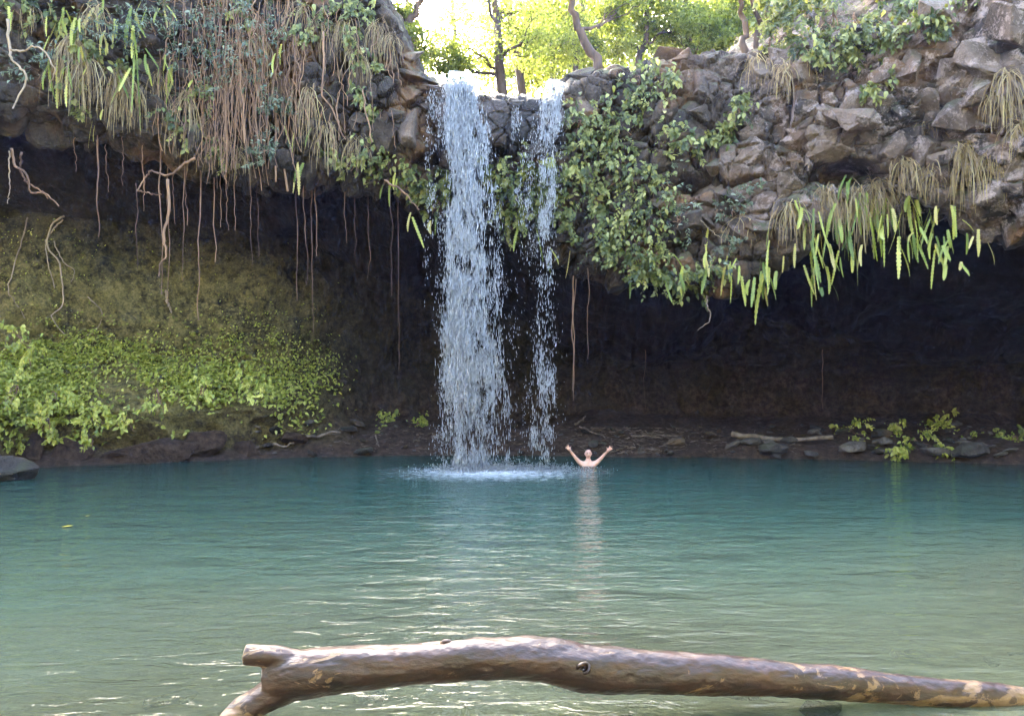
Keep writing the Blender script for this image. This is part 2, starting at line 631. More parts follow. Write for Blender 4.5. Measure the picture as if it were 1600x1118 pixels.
moss_a = moss_a * (0.6 + 0.4 * sstep(-5.5, -9, p[:, 0])) * sstep(7.4 + 1.2 * sstep(-7.5, -10.5, p[:, 0]), 5.2 + 1.2 * sstep(-7.5, -10.5, p[:, 0]), p[:, 2] + .5 * fbm(p * .5, 2, 91))  # moss thins out upward, leaving the shade under the ceiling painted dark
moss_a = np.maximum(moss_a, 0.10 * ((segf > 9) & (segf < 11)))
iface = int(np.argmin(abs(seg - 7.35)))  # split just behind the lip so the ceiling gets the shade-dark cave colour
V3 = p2.reshape(NU, NV, 3)
m3 = moss_a.reshape(NU, NV)
cliff_me = raw_mesh('cliff', V3[:, :iface + 1].reshape(-1, 3), grid_quads(NU, iface + 1), False)
cliff = tag(link('cliff', cliff_me, M['rock']), 'dark basalt cliff with an overhanging lip around the pool', None, None, 'structure')
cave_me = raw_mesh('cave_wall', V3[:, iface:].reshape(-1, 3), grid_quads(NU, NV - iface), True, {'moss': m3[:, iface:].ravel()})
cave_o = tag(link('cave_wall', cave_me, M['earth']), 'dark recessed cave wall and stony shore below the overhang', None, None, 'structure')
Qall = grid_quads(NU, NV)
BVH = BVHTree.FromPolygons([tuple(v) for v in p2.tolist()], [tuple(q) for q in Qall.tolist()])
CAMV = Vector((0, 0, CAM_H))


def hit(px, py):
    v = Vector(((px - 800.0) / F, 1.0, (HOR - py) / F)).normalized()
    loc, nor, _, _ = BVH.ray_cast(CAMV, v)
    if loc is None:
        return None, None
    if nor.dot(v) > 0:
        nor = -nor
    return np.array(loc), np.array(nor)


def lip_at(px):
    """lowest point of the overhang edge over this column"""
    return np.interp(px, [q[0] for q in LIP], [q[1] for q in LIP])


# ------------------------------------------------------------------ pool: bed and water
gx = np.linspace(-26, 26, 200)
gy = np.linspace(-14, 24, 170)
BX, BY = np.meshgrid(gx, gy, indexing='ij')
bp = np.stack([BX.ravel(), BY.ravel(), 0 * BX.ravel()], 1)


def bed_z(x, y):
    z = sum(np.interp(y + o, [-14, -4, 0.5, 2.0, 3.2, 5.0, 7.5, 11, 17, 19, 22, 30], [6, 2.2, 0.42, 0.15, -0.25, -0.55, -0.95, -2.2, -3.0, -3.0, -2.6, -2.6]) for o in np.linspace(-1.6, 1.6, 9)) / 9
    side = np.clip((np.abs(x) - np.interp(y, [-14, 0, 8, 16, 30], [9, 10, 14, 17, 17])) / 4, 0, 4)
    return z + side * 1.6 + 0.35 * np.clip((x - 3) / 6, 0, 1) * np.exp(-((y - 7) / 4.0) ** 2) - 0.35 * np.clip((-x - .5) / 4, 0, 1) * np.exp(-((y - 6) / 3.5) ** 2)


bz = bed_z(bp[:, 0], bp[:, 1]) + 0.10 * fbm(bp * 0.6, 3, 5) + 0.04 * fbm(bp * 2.2, 2, 9)
bp[:, 2] = bz
m, t = new_mat('pool_bed')
g = NT(t)
pos = g.n('ShaderNodeNewGeometry').outputs['Position']
c = g.ramp(g.noise(pos, 1.6, 6, 0.6), [(0.3, (.09, .08, .05)), (0.55, (.21, .18, .10)), (0.75, (.34, .29, .17))])
g.out(g.principled(c, 0.9, g.bump(g.noise(pos, 9, 5), 0.6, 0.05)).outputs[0])
M['bed'] = m
tag(link('pool_bed', raw_mesh('pool_bed', bp, grid_quads(200, 170)[:, ::-1], True), M['bed']), 'stony bed of the pool and its near bank', None, None, 'structure')

wx = np.linspace(-20, 20, 260)
wy = np.linspace(1.2, 24, 220)
WX, WY = np.meshgrid(wx, wy, indexing='ij')
wp = np.stack([WX.ravel(), WY.ravel(), 0 * WX.ravel()], 1)
depth = np.clip(-bed_z(wp[:, 0], wp[:, 1]) + .25 * fbm(wp * .35, 3, 77), 0, 4)
FALL = (-0.85, 18.5)
m, t = new_mat('pool_water')
g = NT(t)
geo = g.n('ShaderNodeNewGeometry')
pos = geo.outputs['Position']
sep = g.n('ShaderNodeSeparateXYZ'); t.links.new(pos, sep.inputs[0])
dep = g.n('ShaderNodeAttribute', attribute_name='depth').outputs['Fac']
rx = g.math('SUBTRACT', sep.outputs[0], FALL[0]); ry = g.math('SUBTRACT', sep.outputs[1], FALL[1])
rr = g.math('SQRT', g.math('ADD', g.math('MULTIPLY', rx, rx), g.math('MULTIPLY', ry, ry)))
wob = g.noise(pos, 0.5, 3, 0.5)
ring = g.math('SINE', g.math('ADD', g.math('MULTIPLY', rr, 5.2), g.math('MULTIPLY', wob, 16.0)))
big = g.noise(g.mapping(pos, (0.55, 1.25, 1)), 1.35, 2, 0.5, 0.6)
mid = g.noise(g.mapping(pos, (0.6, 1.5, 1)), 4.0, 3, 0.55, 0.8)
fine = g.noise(g.mapping(pos, (0.8, 1.4, 1)), 15.0, 2, 0.5)
calm = g.math('MULTIPLY', g.lin(rr, 1.0, 13.0, 2.8, 0.85), g.lin(g.math('ABSOLUTE', g.math('SUBTRACT', sep.outputs[0], 0.4)), 1.2, 5.0, 1.15, 0.62))
h = g.math('ADD', g.math('MULTIPLY', big, 0.050), g.math('MULTIPLY', mid, 0.030))
h = g.math('ADD', h, g.math('MULTIPLY', fine, 0.003))
h = g.math('ADD', h, g.math('MULTIPLY', ring, 0.004))
h = g.math('MULTIPLY', h, calm)
nrm = g.bump(h, 1.0, 1.0)
opac = g.math('SUBTRACT', 1.0, g.math('POWER', 2.718, g.math('MULTIPLY', dep, -1.5)))
deepc = g.ramp(g.lin(dep, 0.2, 3.0), [(0.0, (.092, .102, .066)), (0.16, (.078, .098, .068)), (0.40, (.054, .084, .061)), (0.75, (.030, .065, .051)), (1.0, (.024, .058, .048))])
dif = g.n('ShaderNodeBsdfDiffuse'); g.set(dif.inputs['Color'], deepc)
tra = g.n('ShaderNodeBsdfTransparent'); tra.inputs['Color'].default_value = (.72, .86, .80, 1)
body = g.n('ShaderNodeMixShader'); t.links.new(opac, body.inputs[0]); t.links.new(tra.outputs[0], body.inputs[1]); t.links.new(dif.outputs[0], body.inputs[2])
glo = g.n('ShaderNodeBsdfGlossy'); glo.inputs['Roughness'].default_value = 0.04; t.links.new(nrm, glo.inputs['Normal'])
fre = g.n('ShaderNodeFresnel'); fre.inputs['IOR'].default_value = 1.33; t.links.new(nrm, fre.inputs['Normal'])
sur = g.n('ShaderNodeMixShader'); t.links.new(fre.outputs[0], sur.inputs[0]); t.links.new(body.outputs[0], sur.inputs[1]); t.links.new(glo.outputs[0], sur.inputs[2])
# aerated white water where the falls land
fx = g.math('DIVIDE', g.math('SUBTRACT', sep.outputs[0], -0.45), 2.2)
fy = g.math('DIVIDE', g.math('SUBTRACT', sep.outputs[1], 17.75), 1.7)
fr = g.math('SQRT', g.math('ADD', g.math('MULTIPLY', fx, fx), g.math('MULTIPLY', fy, fy)))
fn = g.noise(g.mapping(pos, (1, 1.6, 1)), 5.0, 5, 0.7)
foam = g.lin(g.math('ADD', fr, g.lin(fn, 0.25, 0.75, -1.0, 1.0)), 1.15, -0.3)
fd = g.n('ShaderNodeBsdfDiffuse'); fd.inputs['Color'].default_value = (.74, .80, .84, 1)
fin = g.n('ShaderNodeMixShader'); t.links.new(g.math('MULTIPLY', g.math('POWER', foam, 1.4), 0.8), fin.inputs[0]); t.links.new(sur.outputs[0], fin.inputs[1]); t.links.new(fd.outputs[0], fin.inputs[2])
g.out(fin.outputs[0])
M['water'] = m
tag(link('pool_water', raw_mesh('pool_water', wp, grid_quads(260, 220)[:, ::-1], True, {'depth': depth}), M['water']), 'turquoise plunge pool with rippled surface', None, None, 'structure')

# ------------------------------------------------------------------ stones that stick out of the cliff and lie on the shore
def stone_mesh(name, seed, n=13, box=(1, .8, .7), bevel=0.07, round_=0.5):
    r = np.random.default_rng(seed)
    v = rand_dirs(n, r)
    cube = v / np.abs(v).max(1, keepdims=True)
    v = (v * round_ + cube * (1 - round_)) * np.array(box) * 0.5 * r.uniform(.82, 1.1, (n, 1))
    bm = bmesh.new()
    for q in v:
        bm.verts.new(q)
    res = bmesh.ops.convex_hull(bm, input=bm.verts)
    for q in [q for q in bm.verts if not q.link_faces]:
        bm.verts.remove(q)
    bmesh.ops.dissolve_limit(bm, angle_limit=R(12), verts=bm.verts, edges=bm.edges)
    if bevel:
        bmesh.ops.bevel(bm, geom=list(bm.edges), offset=bevel * 0.5, segments=1, affect='EDGES', clamp_overlap=True)
    bmesh.ops.triangulate(bm, faces=bm.faces)
    bmesh.ops.subdivide_edges(bm, edges=bm.edges, cuts=1, use_grid_fill=True)
    q = np.array([v.co[:] for v in bm.verts])
    off = .035 * fbm(q * 3.5 + seed, 3, seed) + .03 * facets(q * 3.0 + seed, seed)
    bm.normal_update()
    for v, k in zip(bm.verts, off):
        v.co += v.normal * float(k)
    bm.normal_update()
    me = bpy.data.meshes.new(name)
    bm.to_mesh(me)
    bm.free()
    return me


ROCKS = [stone_mesh('rock', 100 + i, 11 + i % 4, (1, .9, .8), 0.04, 0.22) for i in range(14)]
PEB = [stone_mesh('stone', 200 + i, 26, (1.25, .9, .62), 0.10, 0.92) for i in range(10)]
for me in ROCKS:
    me.materials.append(M['rock'])
for me in PEB:
    me.materials.append(M['stone'])
    for q in me.polygons:
        q.use_smooth = False


def rim_py(px):
    return np.interp(px, [q[0] for q in RIM], [q[1] for q in RIM])


rr_ = np.random.default_rng(21)
nrock = 0
tries = 0
while nrock < 290 and tries < 3000:
    tries += 1
    zone = rr_.random()
    if zone < 0.62:
        px = rr_.uniform(1060, 1610)
    elif zone < 0.80:
        px = rr_.uniform(890, 1060)
    elif zone < 0.90:
        px = rr_.uniform(640, 900)
    else:
        px = rr_.uniform(440, 660)
    lo, hi = max(rim_py(px) - 6, 0), lip_at(px)
    py = rr_.uniform(lo, hi)
    if px < 640 and py < 90:
        continue
    if abs(px - 1322) < 75 and abs(py - 275) < 30:
        continue
    l, nn = hit(px, py)
    if l is None or l[1] > yface(l[0]) + 2.6:
        continue
    o = bpy.data.objects.new('rock', ROCKS[rr_.integers(len(ROCKS))])
    COL.objects.link(o)
    big = 1.0 if px > 1150 else 0.72
    s = (0.40 + 0.75 * rr_.random() ** 1.6) * big
    if 640 < px < 900:
        s *= 0.95
    o.scale = (s * rr_.uniform(.9, 1.4), s * rr_.uniform(.8, 1.1), s * rr_.uniform(.7, 1.05))
    o.location = l - nn * s * 0.33
    o.rotation_euler = (rr_.normal(0, .3), rr_.normal(0, .3), rr_.uniform(0, 6.28))
    o.parent = cliff
    nrock += 1
# hand-placed stones: the pale block on the rim, the boulders at the lip of the falls
for px, py, s, sc in [(1135, 62, 1.0, (1.5, 1, .75)), (1085, 78, .8, (1.4, 1, .7)), (1180, 45, 1.0, (1.2, 1, 1.0)), (1040, 92, .8, (1.5, 1, .6)), (975, 98, .8, (1.6, 1, .6)),
                      (800, 122, .7, (1.5, 1, .55)), (765, 140, .6, (1.2, 1, .7)), (830, 135, .6, (1.6, 1, .6)), (870, 118, .6, (1.4, 1, .7)), (905, 120, .8, (1.3, 1, .8)),
                      (668, 140, .7, (1.4, 1, .5)), (650, 125, .7, (1.5, 1, .5)), (640, 200, 1.0, (1.0, .9, 1.1)), (600, 215, .9, (1, .9, 1.2)), (560, 125, .9, (1.2, .8, .8)),
                      (1545, 95, 1.3, (1.1, .8, 1.1)), (1580, 40, 1.5, (1, .9, .9)), (1500, 120, 1.0, (.9, .8, 1.3)), (1425, 110, 1.2, (1.1, .8, .9)), (1400, 230, .9, (.9, .9, .9)), (1450, 230, .9, (1, .9, .9)), (1290, 238, 1.1, (1.7, .9, .6))]:
    l, nn = hit(px, py)
    if l is None:
        continue
    o = bpy.data.objects.new('rock', ROCKS[rr_.integers(len(ROCKS))])
    COL.objects.link(o)
    o.scale = tuple(s * q for q in sc)
    o.location = l - nn * s * 0.1
    o.rotation_euler = (rr_.normal(0, .15), rr_.normal(0, .15), rr_.uniform(0, 6.28))
    o.parent = cliff

# ------------------------------------------------------------------ words for labels
ORD = ['first', 'second', 'third', 'fourth', 'fifth', 'sixth', 'seventh', 'eighth', 'ninth', 'tenth', 'eleventh', 'twelfth', 'thirteenth', 'fourteenth', 'fifteenth', 'sixteenth', 'seventeenth', 'eighteenth', 'nineteenth', 'twentieth']


def ordinal(i):
    if i < 20:
        return ORD[i]
    tens = {2: 'twenty', 3: 'thirty', 4: 'forty', 5: 'fifty', 6: 'sixty'}[(i + 1) // 10]
    return tens + ('-' + ORD[(i + 1) % 10 - 1] if (i + 1) % 10 else 'th')


# ------------------------------------------------------------------ waterfalls
def water_drop_mat(name, tr):
    m, t = new_mat(name)
    g = NT(t)
    # light scatters many times inside the spray, so it takes the sky's light as well as its own facing does
    up = g.n('ShaderNodeVectorMath', operation='MULTIPLY_ADD')
    t.links.new(g.n('ShaderNodeNewGeometry').outputs['Normal'], up.inputs[0])
    up.inputs[1].default_value = (.6, .6, .6); up.inputs[2].default_value = (0, 0, .8)
    nz = g.n('ShaderNodeVectorMath', operation='NORMALIZE'); t.links.new(up.outputs[0], nz.inputs[0])
    d = g.n('ShaderNodeBsdfDiffuse'); d.inputs['Color'].default_value = (.93, .95, .97, 1)
    t.links.new(nz.outputs[0], d.inputs['Normal'])
    l = g.n('ShaderNodeBsdfTranslucent'); l.inputs['Color'].default_value = (.93, .95, .97, 1)
    a = g.n('ShaderNodeMixShader'); a.inputs[0].default_value = 0.25
    t.links.new(d.outputs[0], a.inputs[1]); t.links.new(l.outputs[0], a.inputs[2])
    s = g.n('ShaderNodeBsdfGlossy'); s.inputs['Roughness'].default_value = 0.15
    b = g.n('ShaderNodeMixShader'); b.inputs[0].default_value = 0.08
    t.links.new(a.outputs[0], b.inputs[1]); t.links.new(s.outputs[0], b.inputs[2])
    tp = g.n('ShaderNodeBsdfTransparent')
    x = g.n('ShaderNodeMixShader'); x.inputs[0].default_value = tr
    t.links.new(b.outputs[0], x.inputs[1]); t.links.new(tp.outputs[0], x.inputs[2])
    g.out(x.outputs[0])
    return m


M['drop'] = water_drop_mat('falling_water', 0.0)
M['spray'] = water_drop_mat('fine_spray', 0.4)
DROP = (np.array([[0, 0, .5], [.5, 0, -.3], [0, .5, -.3], [-.5, 0, -.3], [0, -.5, -.3], [.0, 0, -.5]]), np.array([[0, 1, 5, 2], [0, 2, 5, 3], [0, 3, 5, 4], [0, 4, 5, 1]]))


def drops(name, mat, parent, n, edges, Y0, seed, wmin, wmax, lmin, lmax, bias=1.0, thresh=0.45, depth=0.28, yrange=(130, 735)):
    """falling streaks between the left and right edge of the fall, given as (row, left, right)"""
    r = np.random.default_rng(seed)
    e = np.array(edges, float)
    N0 = n * 4
    py = r.uniform(*yrange, N0)
    L, Rr = np.interp(py, e[:, 0], e[:, 1]), np.interp(py, e[:, 0], e[:, 2])
    u = np.clip(r.beta(1.5, 1.5 * bias, N0) + r.normal(0, .045, N0), -.12, 1.15)
    px = L + (Rr - L) * u
    q = np.stack([px / 13.0, py / 34.0, np.full(N0, seed * 3.1)], 1)
    q2 = np.stack([px / 45.0, py / 120.0, np.full(N0, seed * 1.7)], 1)
    dens = 0.5 + 0.5 * fbm(q, 2, seed) + 0.35 * fbm(q2, 2, seed + 3)
    topd = np.clip((260 - py) / 130, 0, 1) * 0.35
    keep = r.random(N0) < np.clip((dens + topd - thresh) * 1.5 + .12, 0.05, 1)
    idx = np.nonzero(keep)[0][:n]
    px, py = px[idx], py[idx]
    Y = Y0 + r.normal(0, depth, len(px)) * np.clip((py - 110) / 250, .2, 1)
    pos = np.stack([(px - 800) * Y / F, Y, CAM_H + (HOR - py) * Y / F], 1)
    w = r.uniform(wmin, wmax, len(px)) * (0.6 + 0.8 * r.random(len(px)) ** 3)
    ln = r.uniform(lmin, lmax, len(px)) * (0.5 + r.random(len(px)))
    k = len(DROP[0])
    V = DROP[0][None] * np.stack([w, w, ln], 1)[:, None, :] + pos[:, None, :]
    V[:, :, 0] += (V[:, :, 2] - pos[:, None, 2]) * r.normal(0, .05, (len(px), 1))
    Q = (np.arange(len(px))[:, None, None] * k + DROP[1][None]).reshape(-1, 4)
    ok = pos[:, 2] > 0.0
    V = V[ok].reshape(-1, 3)
    Q = (np.arange(ok.sum())[:, None, None] * k + DROP[1][None]).reshape(-1, 4)
    o = link(name, raw_mesh(name, V, Q, True), mat, parent)
    return tag(o, kind='stuff')


m, t = new_mat('water_sheet')
g = NT(t)
pos = g.n('ShaderNodeNewGeometry').outputs['Position']
st = g.noise(g.mapping(pos, (1, 1, 0.10)), 16.0, 4, 0.6)
st2 = g.noise(g.mapping(pos, (1, 1, 0.35)), 6.0, 3, 0.6)
fade = g.n('ShaderNodeAttribute', attribute_name='fade').outputs['Fac']
fac = g.lin(g.math('ADD', g.math('ADD', g.math('MULTIPLY', st, .65), g.math('MULTIPLY', st2, .35)), g.lin(fade, 0, 1, -.22, .10)), 0.50, 0.61)
d = g.n('ShaderNodeBsdfDiffuse'); d.inputs['Color'].default_value = (.93, .95, .97, 1)
l = g.n('ShaderNodeBsdfTranslucent'); l.inputs['Color'].default_value = (.93, .95, .97, 1)
a = g.n('ShaderNodeMixShader'); a.inputs[0].default_value = 0.25
t.links.new(d.outputs[0], a.inputs[1]); t.links.new(l.outputs[0], a.inputs[2])
tp = g.n('ShaderNodeBsdfTransparent')
x = g.n('ShaderNodeMixShader'); t.links.new(fac, x.inputs[0]); t.links.new(tp.outputs[0], x.inputs[1]); t.links.new(a.outputs[0], x.inputs[2])
g.out(x.outputs[0])
M['sheet'] = m


def sheet(name, parent, rows, nu=26, nv=50, seed=0):
    """a ribbon of water running over the lip: rows of (row in px, left, right, depth)"""
    rows = np.array(rows, float)
    tt = catmull(rows, nv)
    u = np.linspace(0, 1, nu)
    V = []
    for py, L, Rr, Y in tt:
        for s in u:
            V.append(P(L + (Rr - L) * s, py, Y - 0.10 * math.sin(math.pi * s)))
    V = np.array(V)
    V[:, 1] += 0.06 * fbm(np.stack([V[:, 0] * 6, V[:, 2] * 1.2, 0 * V[:, 0]], 1), 3, seed)
    return link(name, raw_mesh(name, V, grid_quads(nv, nu), True, {'fade': np.repeat(np.linspace(1, 0, nv), nu)}), M['sheet'], parent)


MAIN = [(118, 700, 738), (135, 698, 745), (165, 698, 757), (200, 697, 766), (300, 699, 776), (400, 697, 783), (500, 691, 789), (600, 690, 796), (740, 698, 802)]
SIDE = [(130, 848, 882), (160, 846, 876), (230, 842, 872), (300, 842, 868), (450, 838, 868), (600, 828, 868), (740, 818, 870)]
Yl = float(yface(np.array(-1.0)))
wf = tag(empty('waterfall', (P(745, 730, 18.5)[0], 18.5, 0)), 'broad white waterfall dropping from the notch in the cliff', 'waterfall')
wf_inv = Matrix.Translation(-wf.location)


def under(o, root):
    o.parent = root
    o.matrix_parent_inverse = Matrix.Translation(-root.location)
    return o


under(sheet('water_sheet', wf, [(112, 702, 734, Yl + 1.1), (124, 700, 742, Yl + .2), (140, 698, 748, Yl - .55), (175, 698, 758, Yl - .75), (215, 698, 766, Yl - .8), (270, 699, 772, Yl - .8)], seed=3), wf)
under(drops('falling_water', M['drop'], wf, 16500, MAIN, 18.5, 31, .010, .026, .06, .20, 1.35, 0.52), wf)
under(drops('water_veil', M['spray'], wf, 8000, MAIN, 18.55, 33, .010, .03, .08, .26, 1.4, .5), wf)
under(drops('fine_spray', M['spray'], wf, 5000, [(130, 690, 752), (300, 682, 796), (740, 676, 822)], 18.5, 32, .012, .02, .03, .09, 1.2, 0.5), wf)
wf2 = tag(empty('side_waterfall', (P(845, 730, 18.6)[0], 18.6, 0)), 'thin broken waterfall running beside the broad white one', 'waterfall')
under(sheet('water_sheet', wf2, [(124, 858, 884, Yl + .9), (134, 852, 882, Yl + .1), (155, 848, 878, Yl - .6), (190, 846, 874, Yl - .7), (240, 844, 870, Yl - .75), (300, 846, 866, Yl - .75)], 16, 40, 9), wf2)
under(drops('falling_water', M['drop'], wf2, 3800, SIDE, 18.6, 41, .010, .022, .05, .18, 1.0, 0.52), wf2)
under(drops('fine_spray', M['spray'], wf2, 1700, [(130, 846, 884), (300, 800, 876), (740, 800, 880)], 18.6, 42, .010, .02, .03, .08, .9, 0.5), wf2)
tk = tag(empty('water_trickle', P(672, 130, 18.7)), 'faint trickle down wet rock just left of the broad waterfall', 'trickle')
under(drops('falling_water', M['drop'], tk, 420, [(140, 664, 690), (330, 664, 686), (480, 660, 690)], 18.6, 51, .010, .02, .04, .12, 1.0, 0.5, 0.1, (140, 480)), tk)
tk = tag(empty('water_trickle', P(815, 170, 18.7)), 'faint trickle down wet rock between the two waterfalls', 'trickle')
under(drops('falling_water', M['drop'], tk, 520, [(160, 798, 812), (260, 800, 832), (420, 812, 830)], 18.6, 52, .010, .02, .04, .12, 1.0, 0.5, 0.1, (165, 420)), tk)

# splash and foam
r = np.random.default_rng(5)
n = 5200
cx = np.where(r.random(n) < .72, r.normal(-.8, .55, n), r.normal(.75, .55, n))
rad = np.abs(r.normal(0, .30, n))
pos = np.stack([cx, 18.3 + r.normal(0, .42, n), np.abs(r.normal(0, .10, n)) * np.exp(-np.abs(cx) * .3)], 1)
fl = r.random(n) < .4
pos[fl, 2] = 0.005
w = r.uniform(.008, .028, n)
k = len(DROP[0])
V = DROP[0][None] * np.stack([w * 1.5, w * 1.5, w * 1.3], 1)[:, None, :] + pos[:, None, :]
Q = (np.arange(n)[:, None, None] * k + DROP[1][None]).reshape(-1, 4)
tag(link('foam', raw_mesh('foam', V.reshape(-1, 3), Q, True), M['spray']), 'white splash and foam where the waterfalls meet the pool', 'foam', None, 'stuff')

# ------------------------------------------------------------------ strap ferns hanging from the overhang
def frond_mesh(name, seed, curl):
    r = np.random.default_rng(seed)
    n = 23
    curl *= .55
    V, Q = [], []
    for i in range(n):
        t = i / (n - 1)
        w = 0.5 * math.sin(math.pi * min(1, t * 0.86 + 0.12)) ** 0.45
        w *= (1.0 if i % 2 else 0.55) * r.uniform(.82, 1.1)
        if i == n - 1:
            w = 0.04
        x0 = curl * 0.10 * math.sin(t * 2.6 + seed)
        y0 = -0.10 * math.sin(t * math.pi * 0.5) * (1 + curl)
        for s in (-1, 0, 1):
            V.append((x0 + s * w * 0.115, y0 - abs(s) * 0.012 * w * 2, -t))
    for i in range(n - 1):
        for j in (0, 1):
            a = i * 3 + j
            Q.append((a, a + 1, a + 4, a + 3))
    return raw_mesh(name, np.array(V), np.array(Q))


FROND = [frond_mesh('frond', i, (-1, -.4, 0, .4, 1, .7, -.7, .2)[i]) for i in range(8)]
FROND_Y = [f.copy() for f in FROND]
for f in FROND: f.materials.append(M['fern'])
for f in FROND_Y: f.materials.append(M['fern_dead'])
fr = np.random.default_rng(77)


def fern(px, py, length_px, nf, spread=0.35, depth=None, off=0.38):
    """a fern whose top sits at (px, py); its fronds hang straight down"""
    l, nn = hit(px, py)
    if depth is not None:
        l = P(px, py, depth); nn = np.array([0, -1.0, 0])
    elif l is None or l[1] > yface(l[0]) + 1.3:
        l = P(px, py, yface(px2x(px, 18.0)) + 0.2); nn = np.array([0, -1.0, 0])
    e = empty('hanging_fern', l + np.array([nn[0], min(nn[1], -.3), 0]) * off)
    for k in range(nf):
        o = bpy.data.objects.new('frond', (FROND_Y if fr.random() < .18 else FROND)[fr.integers(8)])
        COL.objects.link(o)
        L = length_px * l[1] / F * (1.0 if k == 0 else fr.uniform(.5, .95))
        wsc = fr.uniform(.50, 1.10)
        o.scale = (wsc, wsc, L)
        o.location = (0 if k == 0 else fr.normal(0, spread * .35), 0 if k == 0 else fr.normal(0, .06), 0 if k == 0 else fr.uniform(-.25, .15))
        o.rotation_euler = (fr.normal(-.04, .16), fr.normal(0, .16), fr.normal(0, .8))
        o.parent = e
    return e


def fern_row(spots, where, group, **kw):
    spots = sorted(spots, key=lambda s: s[0])
    out = []
    for i, s in enumerate(spots):
        e = fern(*s, **kw)
        size = 'long' if s[2] > 75 else 'short' if s[2] < 45 else 'medium'
        tag(e, '%s strap fern, %s from left %s' % (size, ordinal(i), where), 'fern', group)
        out.append(e)
    return out


right_edge = [(972, 430, 45, 1), (1051, 436, 46, 1), (1081, 418, 46, 2), (1063, 400, 26, 1), (1132, 418, 62, 2), (1158, 400, 64, 2), (1166, 436, 52, 1), (1187, 420, 90, 2), (1197, 380, 74, 1), (1204, 440, 40, 1), (1212, 434, 34, 1), (1153, 440, 24, 1),
              (1100, 358, 40, 1), (1240, 385, 38, 1), (1214, 360, 34, 1), (1232, 402, 26, 1), (1254, 382, 84, 3), (1262, 370, 36, 1)]
fx = np.random.default_rng(61)
right_edge += [(fx.uniform(1075, 1265), fx.uniform(395, 440), fx.uniform(24, 60), int(fx.integers(1, 3))) for _ in range(14)]
fern_row(right_edge, 'along the lowest edge of the overhang', 'ferns along the lowest edge of the overhang')
right_high = [(1258, 326, 40, 2), (1277, 335, 74, 2), (1290, 322, 54, 1), (1283, 362, 58, 1), (1301, 318, 40, 2), (1318, 364, 52, 1), (1330, 306, 76, 3), (1336, 390, 36, 1), (1346, 344, 70, 1), (1311, 280, 42, 2), (1322, 284, 36, 1), (1344, 308, 28, 1), (1372, 316, 90, 2), (1382, 306, 26, 1), (1390, 356, 46, 1), (1366, 362, 24, 1),
              (1407, 380, 36, 1), (1416, 350, 62, 2), (1424, 318, 30, 1), (1432, 312, 64, 1), (1442, 305, 74, 2), (1446, 395, 60, 1), (1459, 325, 50, 1), (1468, 376, 26, 1), (1460, 412, 34, 1), (1494, 370, 34, 2), (1513, 324, 50, 2), (1514, 364, 44, 1), (1526, 385, 34, 1), (1487, 416, 24, 2), (1290, 448, 26, 2)]
right_high += [(fx.uniform(1262, 1480), fx.uniform(300, 400), fx.uniform(28, 70), int(fx.integers(1, 4))) for _ in range(34)]
fern_row(right_high, 'under the pale right-hand cliff', 'ferns under the pale right-hand cliff')
left_high = [(8, 20, 30, 2), (22, 22, 36, 1), (76, 34, 36, 1), (106, 18, 74, 2), (124, 38, 24, 1), (137, 40, 44, 2), (172, 0, 34, 1), (160, 55, 40, 2), (211, 10, 40, 1), (85, 128, 48, 2), (98, 108, 56, 2), (118, 115, 28, 1), (131, 110, 18, 1), (165, 105, 30, 1), (186, 128, 36, 1), (199, 122, 56, 2), (229, 102, 108, 2), (223, 82, 36, 1), (244, 96, 34, 2), (257, 100, 50, 1), (275, 110, 72, 1), (264, 106, 34, 1), (164, 196, 46, 2)]
left_high += [(fx.uniform(70, 300), fx.uniform(15, 165), fx.uniform(26, 62), int(fx.integers(1, 4))) for _ in range(24)]
fern_row(left_high, 'on the root-hung cliff at far left', 'ferns on the root-hung cliff')
middle = [(440, 85, 34, 1), (452, 90, 46, 1), (455, 78, 30, 1), (452, 205, 38, 2), (478, 206, 30, 1), (492, 208, 30, 1), (452, 258, 48, 2), (487, 258, 50, 2), (467, 270, 18, 1), (600, 280, 48, 1), (619, 276, 26, 2), (590, 292, 24, 1), (648, 344, 54, 2), (684, 345, 28, 1), (675, 350, 22, 1)]
fern_row(middle, 'between the hanging roots and the broad waterfall', 'ferns left of the broad waterfall')
behind = [(812, 352, 48, 1), (843, 364, 50, 1), (884, 395, 44, 1), (872, 390, 30, 1), (864, 402, 28, 1), (1012, 398, 28, 1)]
fern_row(behind, 'just behind and beside the thin waterfall', 'ferns beside the thin waterfall')

